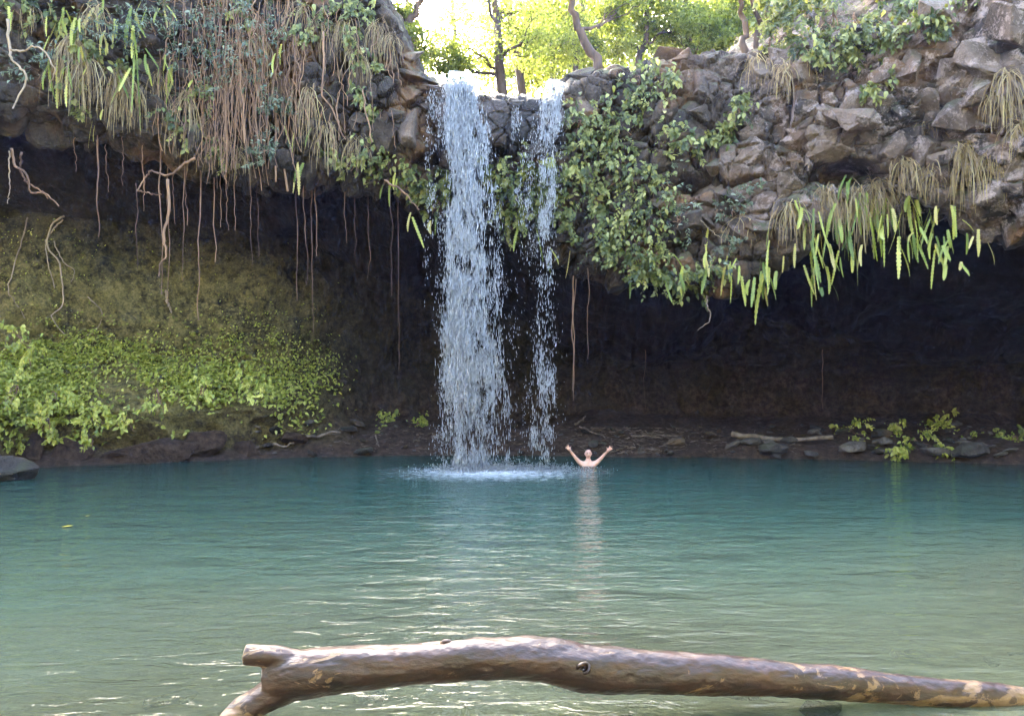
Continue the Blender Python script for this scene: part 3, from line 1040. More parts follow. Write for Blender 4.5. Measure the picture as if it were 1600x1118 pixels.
# ------------------------------------------------------------------ dry grass tufts
def tuft(px, py, length_px, n, seed, green=0.25, width=0.012, spread=0.22, depth=None, name='grass_tuft'):
    l, nn = hit(px, py)
    if l is None or l[1] > yface(l[0]) + 1.3:
        l = P(px, py, yface(px2x(px, 18.0)) + 0.1)
        nn = np.array([0, -1.0, 0])
    if depth is not None:
        l = P(px, py, depth)
    r = np.random.default_rng(seed)
    L = length_px * l[1] / F
    mb = MB()
    steps = 6
    for k in range(n):
        a = r.uniform(0, 6.28)
        out = np.array([math.cos(a) * spread * 2, -abs(math.sin(a)) * spread * 1.2 - .05, 0]) * r.uniform(.3, 1.2)
        ln = L * r.uniform(.45, 1.1)
        tt = np.linspace(0, 1, steps)[:, None]
        path = out * (1 - (1 - tt) ** 2) + np.array([0, 0, 1]) * (0.18 * np.sin(tt * 2.2) * spread * 2 - ln * tt ** 1.25)
        path += r.normal(0, .012, (steps, 3)) + np.array([r.normal(0, spread * .5), r.normal(0, .05), r.normal(0, .08)])
        w = width * r.uniform(.6, 1.3) * np.linspace(1, .3, steps)[:, None]
        s = np.array([[1.0, r.normal(0, .4), 0]])
        V = np.concatenate([path - s * w, path + s * w], 1).reshape(-1, 3)
        i = np.arange(steps - 1) * 2
        mb.add(V, np.stack([i, i + 1, i + 3, i + 2], 1), np.clip(r.normal(.45, .25), 0, 1))
    e = mb.build(name, M['dry'])
    e.location = l + nn * .08
    return e


tufts = [(1510, 232, 100, 90, 'long straw-coloured'), (1560, 235, 75, 60, 'straw-coloured'), (1408, 255, 60, 60, 'rusty'), (1460, 260, 55, 40, 'thin rusty'), (1366, 292, 55, 70, 'bushy brown'), (1285, 300, 70, 90, 'wide brown'), (1330, 300, 95, 100, 'dense brown'), (1240, 318, 70, 60, 'brown'), (1395, 310, 70, 70, 'brown'),
         (1165, 335, 55, 60, 'fine reddish'), (1185, 95, 50, 40, 'greenish'), (1225, 110, 60, 40, 'thin pale'), (1580, 110, 90, 60, 'arching straw'), (1555, 150, 70, 60, 'straw-coloured'), (1590, 190, 55, 60, 'pale'), (1260, 80, 50, 40, 'short brown'), (1450, 190, 40, 40, 'fine pale'), (1300, 45, 55, 50, 'brown'), (1360, 40, 50, 50, 'brown')]
for i, (px, py, L, n, w) in enumerate(sorted(tufts)):
    tag(tuft(px, py, L, n, 300 + i), '%s grass tuft drooping on the right cliff, %s from the left there' % (w, ordinal(i)), 'grass tuft', 'grass tufts drooping on the right cliff')
tl = [(45, 10, 60, 60), (115, 65, 105, 110), (135, 95, 90, 90), (160, 110, 85, 80), (205, 130, 85, 110), (180, 115, 80, 90), (245, 115, 90, 90), (290, 150, 95, 100), (320, 180, 80, 80), (150, 10, 70, 60), (340, 215, 60, 60), (435, 120, 80, 60), (480, 140, 90, 60), (510, 190, 80, 70), (540, 30, 70, 80), (590, 40, 70, 80), (500, 40, 70, 70), (470, 10, 70, 60), (555, 80, 60, 50), (615, 60, 50, 60), (400, 60, 80, 70), (560, 220, 60, 50), (380, 235, 50, 70)]
for i, (px, py, L, n) in enumerate(sorted(tl)):
    tag(tuft(px, py, L, int(n * .6), 400 + i, width=.010), 'dry grass tuft drooping on the left cliff, %s from the left there' % ordinal(i), 'grass tuft', 'grass tufts drooping on the left cliff')

# ------------------------------------------------------------------ aerial roots
rt = np.random.default_rng(99)


def root_obj(name, path, r0, r1, mat, sides=6):
    mb = MB()
    mb.add(*tube(path, np.linspace(r0, r1, len(path)), sides))
    o = mb.build(name, mat, None, True)
    base = path[0].copy()
    o.data.transform(Matrix.Translation(-Vector(base)))
    o.location = base
    return o


hang = [(152, 222, 370, .022), (165, 240, 300, .010), (222, 230, 305, .016), (212, 300, 420, .012), (224, 235, 330, .010), (250, 232, 460, .02), (262, 240, 480, .014), (275, 245, 350, .012), (288, 250, 440, .012), (292, 250, 352, .016), (315, 250, 500, .020), (332, 250, 410, .018), (345, 262, 355, .012), (355, 268, 360, .010), (369, 268, 360, .012), (391, 270, 420, .010), (402, 270, 400, .008),
        (462, 275, 470, .016), (474, 290, 445, .010), (486, 290, 520, .010), (490, 280, 400, .016), (556, 290, 400, .008), (575, 300, 435, .008), (610, 310, 462, .010), (622, 330, 578, .014), (120, 220, 268, .010), (194, 215, 290, .008), (540, 280, 380, .008), (896, 445, 610, .020), (900, 450, 625, .014), (918, 430, 560, .008), (1008, 560, 640, .008), (1285, 560, 640, .010)]
hang.sort()
for i, (px, a, b, rad) in enumerate(hang):
    Yd = float(yface(px2x(px, 18.0))) + rt.uniform(.3, 1.2)
    if px in (1008, 1285): Yd = 24.0
    o = root_obj('hanging_root', wobble(P(px, a - 14, Yd), P(px + rt.normal(0, 3), b, Yd), 16, .035), rad, rad * .55, M['root_red'])
    side = 'left of the broad waterfall' if px < 700 else 'right of the thin waterfall'
    k = i if px < 700 else i - sum(h[0] < 700 for h in hang)
    tag(o, 'slender root hanging before the cave %s, %s from the left' % (side, ordinal(k)), 'root', 'roots hanging before the dark cave')

# thicker bent roots, one by one
bent = [
    ([(305, 248), (280, 262), (262, 275), (238, 268), (226, 278), (214, 298)], 17.3, .034, 'root_red', 'thick bent root reaching left below the lip of the overhang'),
    ([(214, 298), (232, 302), (252, 304)], 17.35, .022, 'root_red', 'short forked root end pointing right under the overhang'),
    ([(262, 280), (264, 330), (256, 370), (260, 395), (250, 415), (248, 432)], 17.6, .036, 'root_red', 'thick pale root ending in a hook over the mossy bank'),
    ([(260, 455), (262, 470), (268, 490)], 18.6, .05, 'root_pale', 'short pale broken root sticking out of the mossy bank'),
    ([(18, 232), (24, 258), (40, 270), (48, 300), (70, 302), (92, 322)], 17.0, .032, 'root_red', 'tangled reddish root twisting above the mossy bank'),
    ([(34, 238), (32, 266), (44, 285), (66, 300), (75, 310)], 17.05, .028, 'root_red', 'reddish root crossing the tangle above the mossy bank'),
    ([(14, 236), (15, 290), (12, 318)], 17.0, .016, 'root_pale', 'thin pale root dangling at the far left edge'),
    ([(100, 338), (82, 350), (74, 385), (92, 410), (98, 450), (96, 480), (80, 496), (100, 522)], 19.2, .028, 'root_pale', 'long pale root snaking down the mossy bank'),
    ([(98, 340), (75, 372), (72, 400), (86, 450)], 19.3, .022, 'root_pale', 'second pale root running beside the snaking one'),
    ([(85, 378), (98, 408), (116, 424), (112, 440)], 19.3, .018, 'root_pale', 'pale root bending right on the upper mossy bank'),
    ([(44, 340), (36, 380), (16, 450), (22, 470), (38, 496)], 19.0, .020, 'root_pale', 'thin pale root curving down the far left of the bank'),
    ([(136, 462), (160, 490), (150, 516), (128, 528)], 19.0, .018, 'root_pale', 'pale twig lying on the bank and forking'),
    ([(12, 30), (14, 70), (20, 95), (40, 115), (38, 135), (20, 170)], 15.9, .032, 'root_pale', 'pale root looping down the cliff at the upper left corner'),
    ([(16, 78), (36, 80), (60, 74), (86, 110), (78, 130)], 15.8, .024, 'root_pale', 'pale root arching across the ferns at upper left'),
    ([(505, 50), (506, 110), (504, 150), (520, 170), (532, 205), (540, 218)], 18.0, .026, 'root_red', 'brown vine stem winding down left of the wet rocks'),
    ([(600, 282), (630, 300), (655, 328)], 18.4, .03, 'root_red', 'bare brown stem slanting to the wet rock below the ledge'),
    ([(1104, 462), (1106, 480), (1110, 498), (1090, 516)], 17.6, .016, 'root_pale', 'bare forked twig dangling below the right overhang'),
    ([(1095, 344), (1110, 360), (1132, 376)], 17.7, .012, 'root_pale', 'thin bare stem arching under the hexagonal rocks'),
]
for pts, Yd, rad, mt, lab in bent:
    knots = []
    for i, (a, b) in enumerate(pts):
        q = P(a, b, Yd + .03 * math.sin(i * 2.1))
        if Yd > 18.5 and b > 330:
            l, nn = hit(a, b)
            if l is not None: q = l + nn * .05
        knots.append(q)
    path = catmull(knots, 26)
    path[1:-1] += np.random.default_rng(len(lab)).normal(0, .012, (24, 3))
    tag(root_obj('bent_root', path, rad, rad * .5, M[mt]), lab, 'root')

# the curtain of fine roots on the left cliff
mb = MB()
for k in range(300):
    c = rt.random()
    if c < .55:
        px = rt.normal(375, 38); a = rt.uniform(-20, 150); b = a + rt.uniform(60, 190)
    elif c < .8:
        px = rt.uniform(240, 470); a = rt.uniform(-20, 160); b = a + rt.uniform(50, 150)
    else:
        px = rt.uniform(430, 620); a = rt.uniform(-20, 180); b = a + rt.uniform(30, 90)
    b = min(b, lip_at(px) + rt.uniform(-10, 50))
    if b - a < 20: continue
    l, nn = hit(px, max(a, 2))
    if l is None or l[1] > 22: continue
    Yd = l[1] - rt.uniform(.08, .45)
    mb.add(*tube(wobble(P(px, a, Yd), P(px + rt.normal(0, 11), b, Yd), 9, rt.uniform(.02, .10)), rt.uniform(.003, .012) * (2.6 if rt.random() < .08 else 1), 4, False))
tag(mb.build('root_curtain', M['root_red'], None, True), 'dense curtain of fine reddish roots on the left cliff', 'roots', None, 'stuff')

# ------------------------------------------------------------------ leafy vines and shrubs on the cliff
def leaf_objs(tmpl, mat, names):
    out = []
    for i in range(5):
        V, Q = broad_leaf(0.2 + .12 * i, tmpl)
        me = raw_mesh(names, V, Q, True)
        me.materials.append(mat)
        out.append(me)
    return out


VLEAF = leaf_objs(.30, M['vine_leaf'], 'leaf')
BLEAF = leaf_objs(.24, M['blue_leaf'], 'leaf')
KLEAF = leaf_objs(.28, leaf_mat('bank_leaf', (.09, .13, .02), (.22, .28, .05), (.42, .46, .12), .3, True), 'leaf')
vr = np.random.default_rng(12)


def clump(px, py, rad_px, kind='vine', nbig=16, nsmall=150, depth=None, name=None):
    l, nn = hit(px, py)
    if depth is not None:
        l = P(px, py, depth); nn = np.array([0, -1.0, 0])
    elif l is None or l[1] > yface(l[0]) + 2.0:
        l = P(px, py, yface(px2x(px, 18.0)) + .1); nn = np.array([0, -1.0, 0])
    rad = rad_px * l[1] / F
    blue = kind == 'blue'
    name_kind = 'plant' if (py > 400 and px < 500) or py > 640 else ''
    e = empty(name or ('shrub' if blue else 'leafy_vine'), l)
    nn = np.array([nn[0] * .5, -1.0, max(nn[2], -.2) * .5]); nn /= np.linalg.norm(nn)

    def spots(n, k):
        q = np.stack([vr.normal(0, .48, n) * rad, vr.uniform(-.35, .05, n) * rad * .7 - .08, vr.normal(-.08, .55, n) * rad], 1)
        for i in range(n):          # let the leaves follow the rock behind them
            src = Vector(l + q[i] + np.array([0, -2.2, 0]))
            h_, _, _, dd = BVH.ray_cast(src, Vector((0, 1, 0)))
            if h_ is not None and abs(h_.y - l[1]) < 1.3:
                q[i, 1] = h_.y - l[1] - vr.uniform(.04, .32) * k - (.30 if blue else 0)
        return q
    nst = 5
    mbs = MB()
    a0 = spots(1, .3)[0] * .3
    for k in range(nst):
        a = a0
        b = spots(1, .6)[0] * .5 + np.array([vr.normal(0, .3) * rad, -.08, (-1.0 if not blue else vr.uniform(-.8, .8)) * rad * vr.uniform(.4, 1)])
        mbs.add(*tube(wobble(a, b, 8, .04), np.linspace(.014, .006, 8), 4))
    mbs.build('stem', M['root_red'], e, True)
    per = 10
    ns = max(4, nsmall // per)
    a = spots(ns, 1.0)
    sd = np.stack([vr.normal(0, .8, ns), vr.normal(-.45, .25, ns), vr.normal(-.5 if not blue else .1, .55, ns)], 1)
    sd /= np.linalg.norm(sd, axis=1, keepdims=True)
    sl = vr.uniform(.2, .65, ns) * min(1, rad * 1.6)
    tt = np.linspace(.1, 1, per)
    q = a[:, None] + sd[:, None] * (sl[:, None] * tt)[..., None]
    q[..., 2] -= (sl[:, None] * tt ** 2) * (.45 if not blue else .15)
    sidev = np.cross(sd, [0, -1.0, .2])
    alt = np.where(np.arange(per) % 2, 1.0, -1.0)[None, :, None]
    d = sd[:, None] * .6 + sidev[:, None] * alt * .8 + vr.normal(0, .25, (ns, per, 3)) + np.array([0, -.25, -.55 if not blue else -.1])
    n_ = np.stack([vr.normal(0, .4, (ns, per)), vr.normal(-.7, .3, (ns, per)), vr.normal(.65, .35, (ns, per))], 2)
    size = vr.uniform(.07, .17, (ns, 1)) * vr.uniform(.7, 1.15, (ns, per)) * (.75 if blue else 1)
    tone = np.clip(vr.normal(.50, .24, (ns, 1)) + vr.normal(0, .13, (ns, per)), 0, 1)
    mb = MB()
    scatter(mb, *(LEAF_B if not blue else LEAF_N), q.reshape(-1, 3), d.reshape(-1, 3), n_.reshape(-1, 3), size.ravel(), tone.ravel())
    tag(mb.build('foliage', M['blue_mass' if blue else 'bank_leaf' if name_kind else 'vine_mass'], e), kind='stuff')
    q = spots(nbig, 1.5)
    d = np.stack([vr.normal(0, .55, nbig), vr.normal(-.55, .25, nbig), vr.normal(-.8 if not blue else -.1, .4, nbig)], 1)
    n_ = np.stack([vr.normal(0, .35, nbig), vr.normal(-.8, .25, nbig), vr.normal(.6, .3, nbig)], 1)
    Rm = frames(d, n_)
    for i in range(nbig):
        o = bpy.data.objects.new('leaf', (BLEAF if blue else KLEAF if name_kind else VLEAF)[vr.integers(5)])
        COL.objects.link(o)
        s = vr.uniform(.10, .18) * (.75 if blue else 1) * (.8 if name_kind == 'plant' else 1)
        o.matrix_local = Matrix.Translation(Vector(q[i])) @ Matrix(Rm[i].tolist()).to_4x4() @ Matrix.Scale(s, 4)
        o.parent = e
    return e


def clumps(spots, kind, text, cat, group, **kw):
    for i, s in enumerate(sorted(spots)):
        e = clump(*s, kind=kind, **kw)
        tag(e, text % ordinal(i), cat, group)


clumps([(905, 185, 30), (915, 220, 34), (900, 265, 34), (925, 300, 38), (935, 345, 38), (950, 385, 36), (915, 260, 34), (950, 250, 34), (968, 200, 26), (940, 170, 26), (975, 320, 40), (995, 275, 36), (1010, 350, 36), (985, 395, 36), (1030, 390, 32), (1045, 430, 26), (1075, 425, 26), (1100, 430, 24), (965, 280, 34), (1000, 420, 24), (940, 215, 28), (1020, 280, 30), (1035, 310, 24), (960, 355, 34)],
       'vine', 'leafy green vine clump right of the thin waterfall, %s from the left', 'vine', 'vine clumps right of the thin waterfall', nbig=18, nsmall=130)
clumps([(785, 285, 28), (805, 310, 28), (835, 280, 26), (840, 315, 28), (870, 300, 28), (775, 265, 20), (820, 260, 22), (880, 335, 26), (860, 265, 20), (800, 340, 20), (640, 285, 18), (660, 300, 20), (680, 310, 22), (690, 290, 20)],
       'vine', 'light green plants behind the falling water, clump %s from the left', 'vine', 'plant clumps behind the falling water', nbig=14, nsmall=150)
clumps([(1000, 110, 26), (985, 140, 26), (1015, 130, 24), (1040, 115, 18), (1000, 165, 22), (1045, 200, 20), (1120, 215, 20), (1150, 165, 24), (1140, 190, 20), (1085, 225, 18), (1130, 225, 14), (1060, 215, 18)],
       'vine', 'leafy clump on the upper cliff below the rim boulders, %s from the left', 'vine', 'leafy clumps below the rim boulders', nbig=12, nsmall=110)
clumps([(565, 150, 18), (560, 105, 16), (590, 100, 14), (575, 235, 18), (585, 180, 13), (555, 255, 18), (610, 255, 18), (530, 250, 14), (635, 265, 16), (585, 270, 18), (550, 60, 16)],
       'vine', 'green leafy clump on the brown cliff left of the falls, %s from the left', 'vine', 'leafy clumps on the brown cliff', nbig=10, nsmall=70)
clumps([(175, 40, 34), (205, 75, 34), (240, 55, 36), (280, 40, 38), (320, 55, 38), (360, 75, 36), (300, 90, 34), (345, 110, 30), (395, 30, 34), (400, 95, 28), (430, 60, 24), (330, 15, 34), (260, 10, 36), (60, 120, 24), (90, 95, 22), (450, 180, 22), (425, 235, 22), (435, 165, 18), (380, 130, 20), (415, 255, 16)],
       'blue', 'grey-green leafy shrub among the hanging roots, %s from the left', 'shrub', 'grey-green shrubs among the hanging roots', nbig=14, nsmall=130)
clumps([(1055, 345, 22), (1120, 335, 18), (1145, 330, 16), (1140, 380, 14), (1040, 290, 24), (1165, 300, 14), (1110, 415, 20)],
       'blue', 'grey-green leafy sprig on the lower right cliff, %s from the left', 'shrub', 'grey-green sprigs on the lower right cliff', nbig=10, nsmall=70)
clumps([(1225, 45, 30), (1260, 20, 34), (1300, 15, 36), (1345, 10, 34), (1390, 15, 34), (1430, 15, 30), (1470, 10, 24), (1290, 60, 26), (1340, 45, 26), (1240, 70, 24), (1370, 125, 18), (1350, 145, 16), (1330, 70, 26), (1460, 40, 20), (1410, 40, 20), (1200, 20, 24), (1230, 10, 26), (1275, 45, 26), (1315, 35, 28), (1360, 30, 26), (1405, 5, 28), (1320, 85, 20), (1270, 85, 20), (1385, 55, 20), (1440, 40, 20), (1210, 50, 20), (1250, 55, 22)],
       'vine', 'mixed undergrowth clump on top of the right cliff, %s from the left', 'undergrowth', 'undergrowth on top of the right cliff', nbig=12, nsmall=150)
clumps([(20, 5, 30), (95, 30, 26), (140, 70, 26), (210, 110, 24), (330, 140, 24), (290, 190, 20), (385, 10, 30), (120, 150, 20), (350, 235, 18), (500, 15, 28), (540, 15, 26), (580, 15, 26), (470, 50, 22)],
       'vine', 'yellow-green trailing plants at the top of the left cliff, %s from the left', 'vine', 'trailing plants at the top of the left cliff', nbig=10, nsmall=120)

# ------------------------------------------------------------------ plants of the mossy bank
br = np.random.default_rng(55)
pos, nor = [], []
NB = 85000
bpx, bpy_ = br.uniform(-60, 560, NB), br.uniform(330, 705, NB)
bmask = 0.5 + 0.5 * fbm(np.stack([bpx / 40., bpy_ / 30., np.full(NB, 3.3)], 1), 3, 8)
bpatch = fbm(np.stack([bpx / 95., bpy_ / 60., np.full(NB, 7.7)], 1), 3, 18)
for px, py, bm_, bq in zip(bpx, bpy_, bmask, bpatch):
    w = math.exp(-((py - 610) / 58.0) ** 2) * 1.3 + 0.05
    w *= np.interp(px, [-60, 300, 420, 520, 560], [1, 1, .8, .3, .1])
    w = math.exp(-((py - np.interp(px, [-60, 0, 200, 330, 480], [560, 570, 610, 590, 570])) / np.interp(px, [-60, 60, 300, 500], [95, 80, 55, 60])) ** 2) * 1.3 + .06
    w *= np.interp(px, [-60, 260, 360, 440, 500, 560], [1, 1, .7, .45, .22, .0]) * float(np.clip(.62 + 1.25 * bq, .05, 1.2))
    w *= (0.5 + 1.1 * bm_) * .8
    if br.random() > w: continue
    l, nn = hit(px, py)
    if l is None or l[1] < 17 or l[2] < 0.55 or l[2] > 6.8 or nn[2] < -.25: continue
    pos.append(l); nor.append(nn)
pos, nor = np.array(pos), np.array(nor)
n = len(pos)
lift = br.uniform(.02, .22, n)[:, None] * np.clip(1.4 - pos[:, 2:3] / 4, .15, 1)
d = np.stack([br.normal(0, .7, n), br.normal(-.7, .3, n), br.normal(-.35, .45, n)], 1)
nn_ = np.stack([br.normal(0, .4, n), br.normal(-.5, .3, n), br.normal(.9, .3, n)], 1)
mb = MB()
scatter(mb, *LEAF_B, pos + nor * lift, d, nn_, br.uniform(.07, .15, n) * np.clip(1.35 - pos[:, 2] / 6, .5, 1.2), np.clip(br.normal(.5, .25, n), 0, 1))
tag(mb.build('ground_cover', M['bank_leaf']), 'yellow-green leafy ground cover on the mossy bank', 'ground cover', None, 'stuff')
clumps([(50, 545, 22), (30, 600, 26), (90, 610, 24), (150, 640, 26), (30, 520, 20), (245, 620, 24), (390, 590, 22), (20, 685, 16), (140, 680, 18), (410, 605, 20), (200, 650, 22), (320, 600, 22), (75, 655, 22)],
       'vine', 'broad-leaved plant on the mossy bank, %s from the left', 'plant', 'broad-leaved plants on the mossy bank', nbig=12, nsmall=60)

# ------------------------------------------------------------------ shore: stones, driftwood, plants
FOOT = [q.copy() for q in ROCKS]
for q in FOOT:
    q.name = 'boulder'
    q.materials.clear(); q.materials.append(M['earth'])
sr = np.random.default_rng(31)
named = [(60, 700, 1.2, 'dark boulder at the waterline in the far left corner'), (120, 704, 1.3, 'dark boulder under the leafy bank, left of the hollow'), (185, 706, 1.1, 'dark broad boulder below the leafy bank'), (245, 690, 1.7, 'large mossy boulder bulging out of the bank foot'), (320, 694, 1.5, 'rough dark boulder at the foot of the bank'), (395, 700, 1.3, 'low dark rock where the bank meets the water'), (455, 690, 1.0, 'dark rock beside the small hollow in the bank'), (1375, 693, .55, 'dark rounded boulder beside the bright shore plant'), (1458, 708, .72, 'low grey boulder at the right water edge'), (1510, 708, .95, 'broad dark boulder at the right water edge'), (1172, 692, .55, 'flat-topped grey stone at the end of the drift log'), (1205, 705, .85, 'low broad stone below the drift log'),
         (1330, 702, .75, 'dark boulder under the right shore plants'), (1375, 680, .70, 'boulder half hidden behind the right shore plants'), (1055, 692, .55, 'dark wedge-shaped stone on the middle shore'), (1275, 672, .55, 'upright brown stone behind the drift log'), (688, 684, .55, 'wet stone beside the foot of the broad waterfall'), (1230, 690, .5, 'small dark stone leaning on the drift log'), (545, 672, .5, 'dark stone on the left rear shore')]
for px, py, s, lab in named:
    l, nn = hit(px, py)
    if l is None: l = P(px, py, 20.0)
    foot = px < 480
    o = bpy.data.objects.new('boulder', (FOOT if foot else PEB)[sr.integers(10)])
    COL.objects.link(o)
    o.location = (l[0], l[1] - s * .15, max(l[2], 0) + s * .10)
    o.scale = (s * sr.uniform(.9, 1.4), s * .8, s * sr.uniform(.55, .9)) if foot else (s, s * .9, s * .8)
    o.rotation_euler = (sr.normal(0, .15), sr.normal(0, .15), sr.uniform(-.5, .5))
    if foot: o.location.z -= s * sr.uniform(.05, .3)
    tag(o, lab, 'boulder')
o = bpy.data.objects.new('boulder', PEB[2])
COL.objects.link(o)
o.location = P(2, 738, 16.2); o.scale = (1.3, 1.1, 1.25); o.rotation_euler = (.1, -.1, .4)
tag(o, 'rounded grey boulder at the far left water edge', 'boulder')
k = 0
spots = []
for i in range(140):
    px = sr.uniform(400, 1600)
    if 690 < px < 800: continue
    py = sr.uniform(664, 713)
    spots.append((px, py))
for px, py in sorted(spots):
    l, nn = hit(px, py)
    if l is None or l[2] < 0.0 or l[2] > 1.4: continue
    s = .10 + .30 * sr.random() ** 2
    o = bpy.data.objects.new('shore_stone', PEB[sr.integers(len(PEB))])
    COL.objects.link(o)
    o.location = (l[0], l[1] - s * .2, l[2] + s * .22)
    o.scale = (s * sr.uniform(.9, 1.4), s, s * sr.uniform(.6, 1.0))
    o.rotation_euler = (sr.normal(0, .25), sr.normal(0, .25), sr.uniform(0, 6.28))
    if px < 690:
        tone = 'tiny' if s < .14 else 'small' if s < .22 else 'medium-sized'
        where = 'near the hollow in the bank' if px < 540 else 'near the foot of the broad waterfall'
        tag(o, '%s dark stone on the rear shore %s' % (tone, where), 'stone', '%s shore stones %s' % (tone, where))
    else:
        where = 'behind the swimmer' if px < 1000 else 'between the swimmer and the drift log' if px < 1135 else 'around the drift log' if px < 1305 else 'among the right shore plants' if px < 1490 else 'at the far right end of the shore'
        tone = 'tiny' if s < .14 else 'small' if s < .22 else 'medium-sized'
        tag(o, '%s dark stone on the shore %s' % (tone, where), 'stone', '%s shore stones %s' % (tone, where))
sticks = [((472, 689), (534, 683), .05, 'pale stick lying on the left rear shore'), ((430, 700), (462, 698), .04, 'short pale broken stick at the left water edge'), ((588, 686), (594, 703), .025, 'thin pale twig leaning on the left rear shore'), ((648, 694), (656, 690), .03, 'tiny pale chip of wood near the falls'),
          ((1140, 686), (1298, 692), .085, 'long grey drift log on the right rear shore'), ((905, 672), (945, 690), .03, 'brown twig slanting behind the swimmer'), ((985, 686), (1030, 690), .03, 'pale stick on the shore behind the swimmer'), ((1010, 682), (1060, 686), .025, 'thin stick in the litter right of the swimmer'), ((898, 668), (914, 656), .035, 'pale curled root end above the swimmer')]
for a, b, rad, lab in sticks:
    la, _ = hit(*a); lb, _ = hit(*b)
    if la is None or lb is None: continue
    o = root_obj('driftwood', wobble(la + [0, -.18, rad + .10], lb + [0, -.18, rad + .10], 10, .05), rad, rad * .7, M['stick'], 8)
    tag(o, lab, 'driftwood')
# leaf litter and twigs on the rear shore
mb = MB()
for k in range(600):
    px = sr.uniform(410, 1250); py = sr.uniform(668, 710)
    if sr.random() < .5: px = sr.normal(1000, 60)
    l, nn = hit(px, py)
    if l is None or l[2] < .05 or l[2] > 1.1: continue
    a = sr.uniform(0, 6.28); L = sr.uniform(.04, .25)
    v = np.array([math.cos(a) * L, math.sin(a) * L * .5, sr.normal(.0, .03)])
    mb.add(*tube(np.stack([l + [0, 0, .03], l + v + [0, 0, .04]]), sr.uniform(.004, .011), 4, False), a=sr.random())
tag(mb.build('twig_litter', M['stick']), 'brown twigs and leaf litter strewn on the rear shore', 'litter', None, 'stuff')
for px, py, rp, lab in [(1335, 675, 18, 'bright green plant spreading over the right shore boulders'), (1435, 690, 16, 'bright low plant between the right shore boulders'), (1470, 664, 15, 'rounded fern clump on the right rear shore'), (1405, 705, 9, 'small green plant at the right water edge'), (1594, 684, 12, 'bright plant at the far right edge of the shore'), (605, 658, 12, 'small fern growing on the left rear shore'), (655, 660, 12, 'dim fern left of the foot of the broad waterfall'), (1400, 668, 10, 'little plant above the dark shore boulder')]:
    l, nn = hit(px, py)
    tag(clump(px, py - 4, rp * 1.1, 'vine', 26, 240, depth=float(l[1]) - .35, name='shore_plant'), lab, 'plant')

# ------------------------------------------------------------------ trees above the falls
tr_ = np.random.default_rng(8)


def tree(base, top, r0, crowns, nleaf, label, bend=0.22, lsize=(.10, .20), dens=None, group='trees above the falls'):
    base, top = np.asarray(base, float), np.asarray(top, float)
    gl, _, _, _ = BVH.ray_cast(Vector(base) + Vector((0, 0, 3)), Vector((0, 0, -1)))
    foot = np.array(gl) if gl is not None else base
    e = empty('tree', foot)
    path = wobble(base, top, 12, bend)
    if base[2] - foot[2] > .3:
        path = np.vstack([wobble(foot - [0, 0, .4], base, 6, bend * .4)[:-1], path])
    else:
        path = np.vstack([foot - [0, 0, .4], path])
    base = foot
    r0 = max(r0, .06)
    mb = MB()
    mb.add(*tube(path - base, np.linspace(r0 * 1.15, r0 * .4, len(path)), 9))
    mb.build('trunk', M['bark'], e, True)
    lv = MB()
    lb = MB()
    for c, rad in crowns:
        c = np.asarray(c, float)
        k = int(np.argmin(np.linalg.norm(path - (c - [0, 0, rad * .7]), axis=1)))
        lp = wobble(path[k], c, 10, .12)
        lb.add(*tube(lp - base, np.linspace(r0 * .38, r0 * .1, 10), 6))
        ncl = 26
        cc = c + rand_dirs(ncl, tr_) * (tr_.random((ncl, 1)) ** .45) * np.array([1, 1, .8]) * rad
        for q in cc[:10]:
            lb.add(*tube(wobble(lp[tr_.integers(4, 10)], q, 6, .12) - base, np.linspace(r0 * .12, .01, 6), 4, False))
        n = nleaf // len(crowns)
        ci = tr_.integers(0, ncl, n)
        q = cc[ci] + tr_.normal(0, 1, (n, 3)) * rad * np.array([.17, .17, .10])
        d = rand_dirs(n, tr_) + [0, 0, -.4]
        nn = rand_dirs(n, tr_) + [0, -.2, .9]
        scatter(lv, *LEAF_S, q - base, d, nn, tr_.uniform(*lsize, n), np.clip(tr_.normal(.5, .25, n) + tr_.normal(0, .15, ncl)[ci], 0, 1))
    lb.build('limb', M['bark'], e, True)
    tag(lv.build('crown', M['tree_leaf'], e), kind='stuff')
    return tag(e, label, 'tree', group)


def T(px0, py0, px1, py1, Y, r0, crowns, nleaf, label, **kw):
    tree(P(px0, py0, Y), P(px1, py1, Y + kw.pop('lean', 0)), r0, [(P(a, b, Y + dy), rad * Y / F) for a, b, dy, rad in crowns], nleaf, label, **kw)


T(634, 70, 672, -60, 23.0, .13, [(640, 70, 0, 40), (690, -60, 0, 70), (610, 20, .5, 40)], 4200, 'leaning brown tree at the left edge of the bright gap')
T(782, 122, 770, -120, 29, .22, [(730, 75, 0, 60), (790, 20, 1, 60), (740, -60, -1, 90), (700, 100, 0, 45), (830, 60, 0, 60)], 9000, 'pale-trunked tree straight above the falls')
T(812, 112, 800, -140, 33, .20, [(830, 20, 0, 70), (810, -80, 0, 90), (870, 75, 0, 60)], 7000, 'orange-barked tree right of the pale trunk', bend=.4)
T(934, 92, 868, -60, 23.5, .17, [(860, -80, 0, 90), (905, -60, 0, 80), (960, 20, 2, 50)], 6000, 'dark tree leaning left over the rim of the cliff')
T(1160, 60, 1138, -60, 21.0, .10, [(1120, -70, 0, 70), (1180, -60, 0, 60)], 3500, 'slim brown tree growing behind the pale rim block')
T(1183, 80, 1172, -60, 20.8, .08, [(1190, -60, 0, 60), (1215, 0, 3, 50), (1250, -20, 3, 50)], 6500, 'slimmer trunk just right of the slim brown tree')
T(1283, 40, 1285, -80, 20.0, .07, [(1290, -70, 0, 70)], 3000, 'thin straight tree on top of the right cliff')
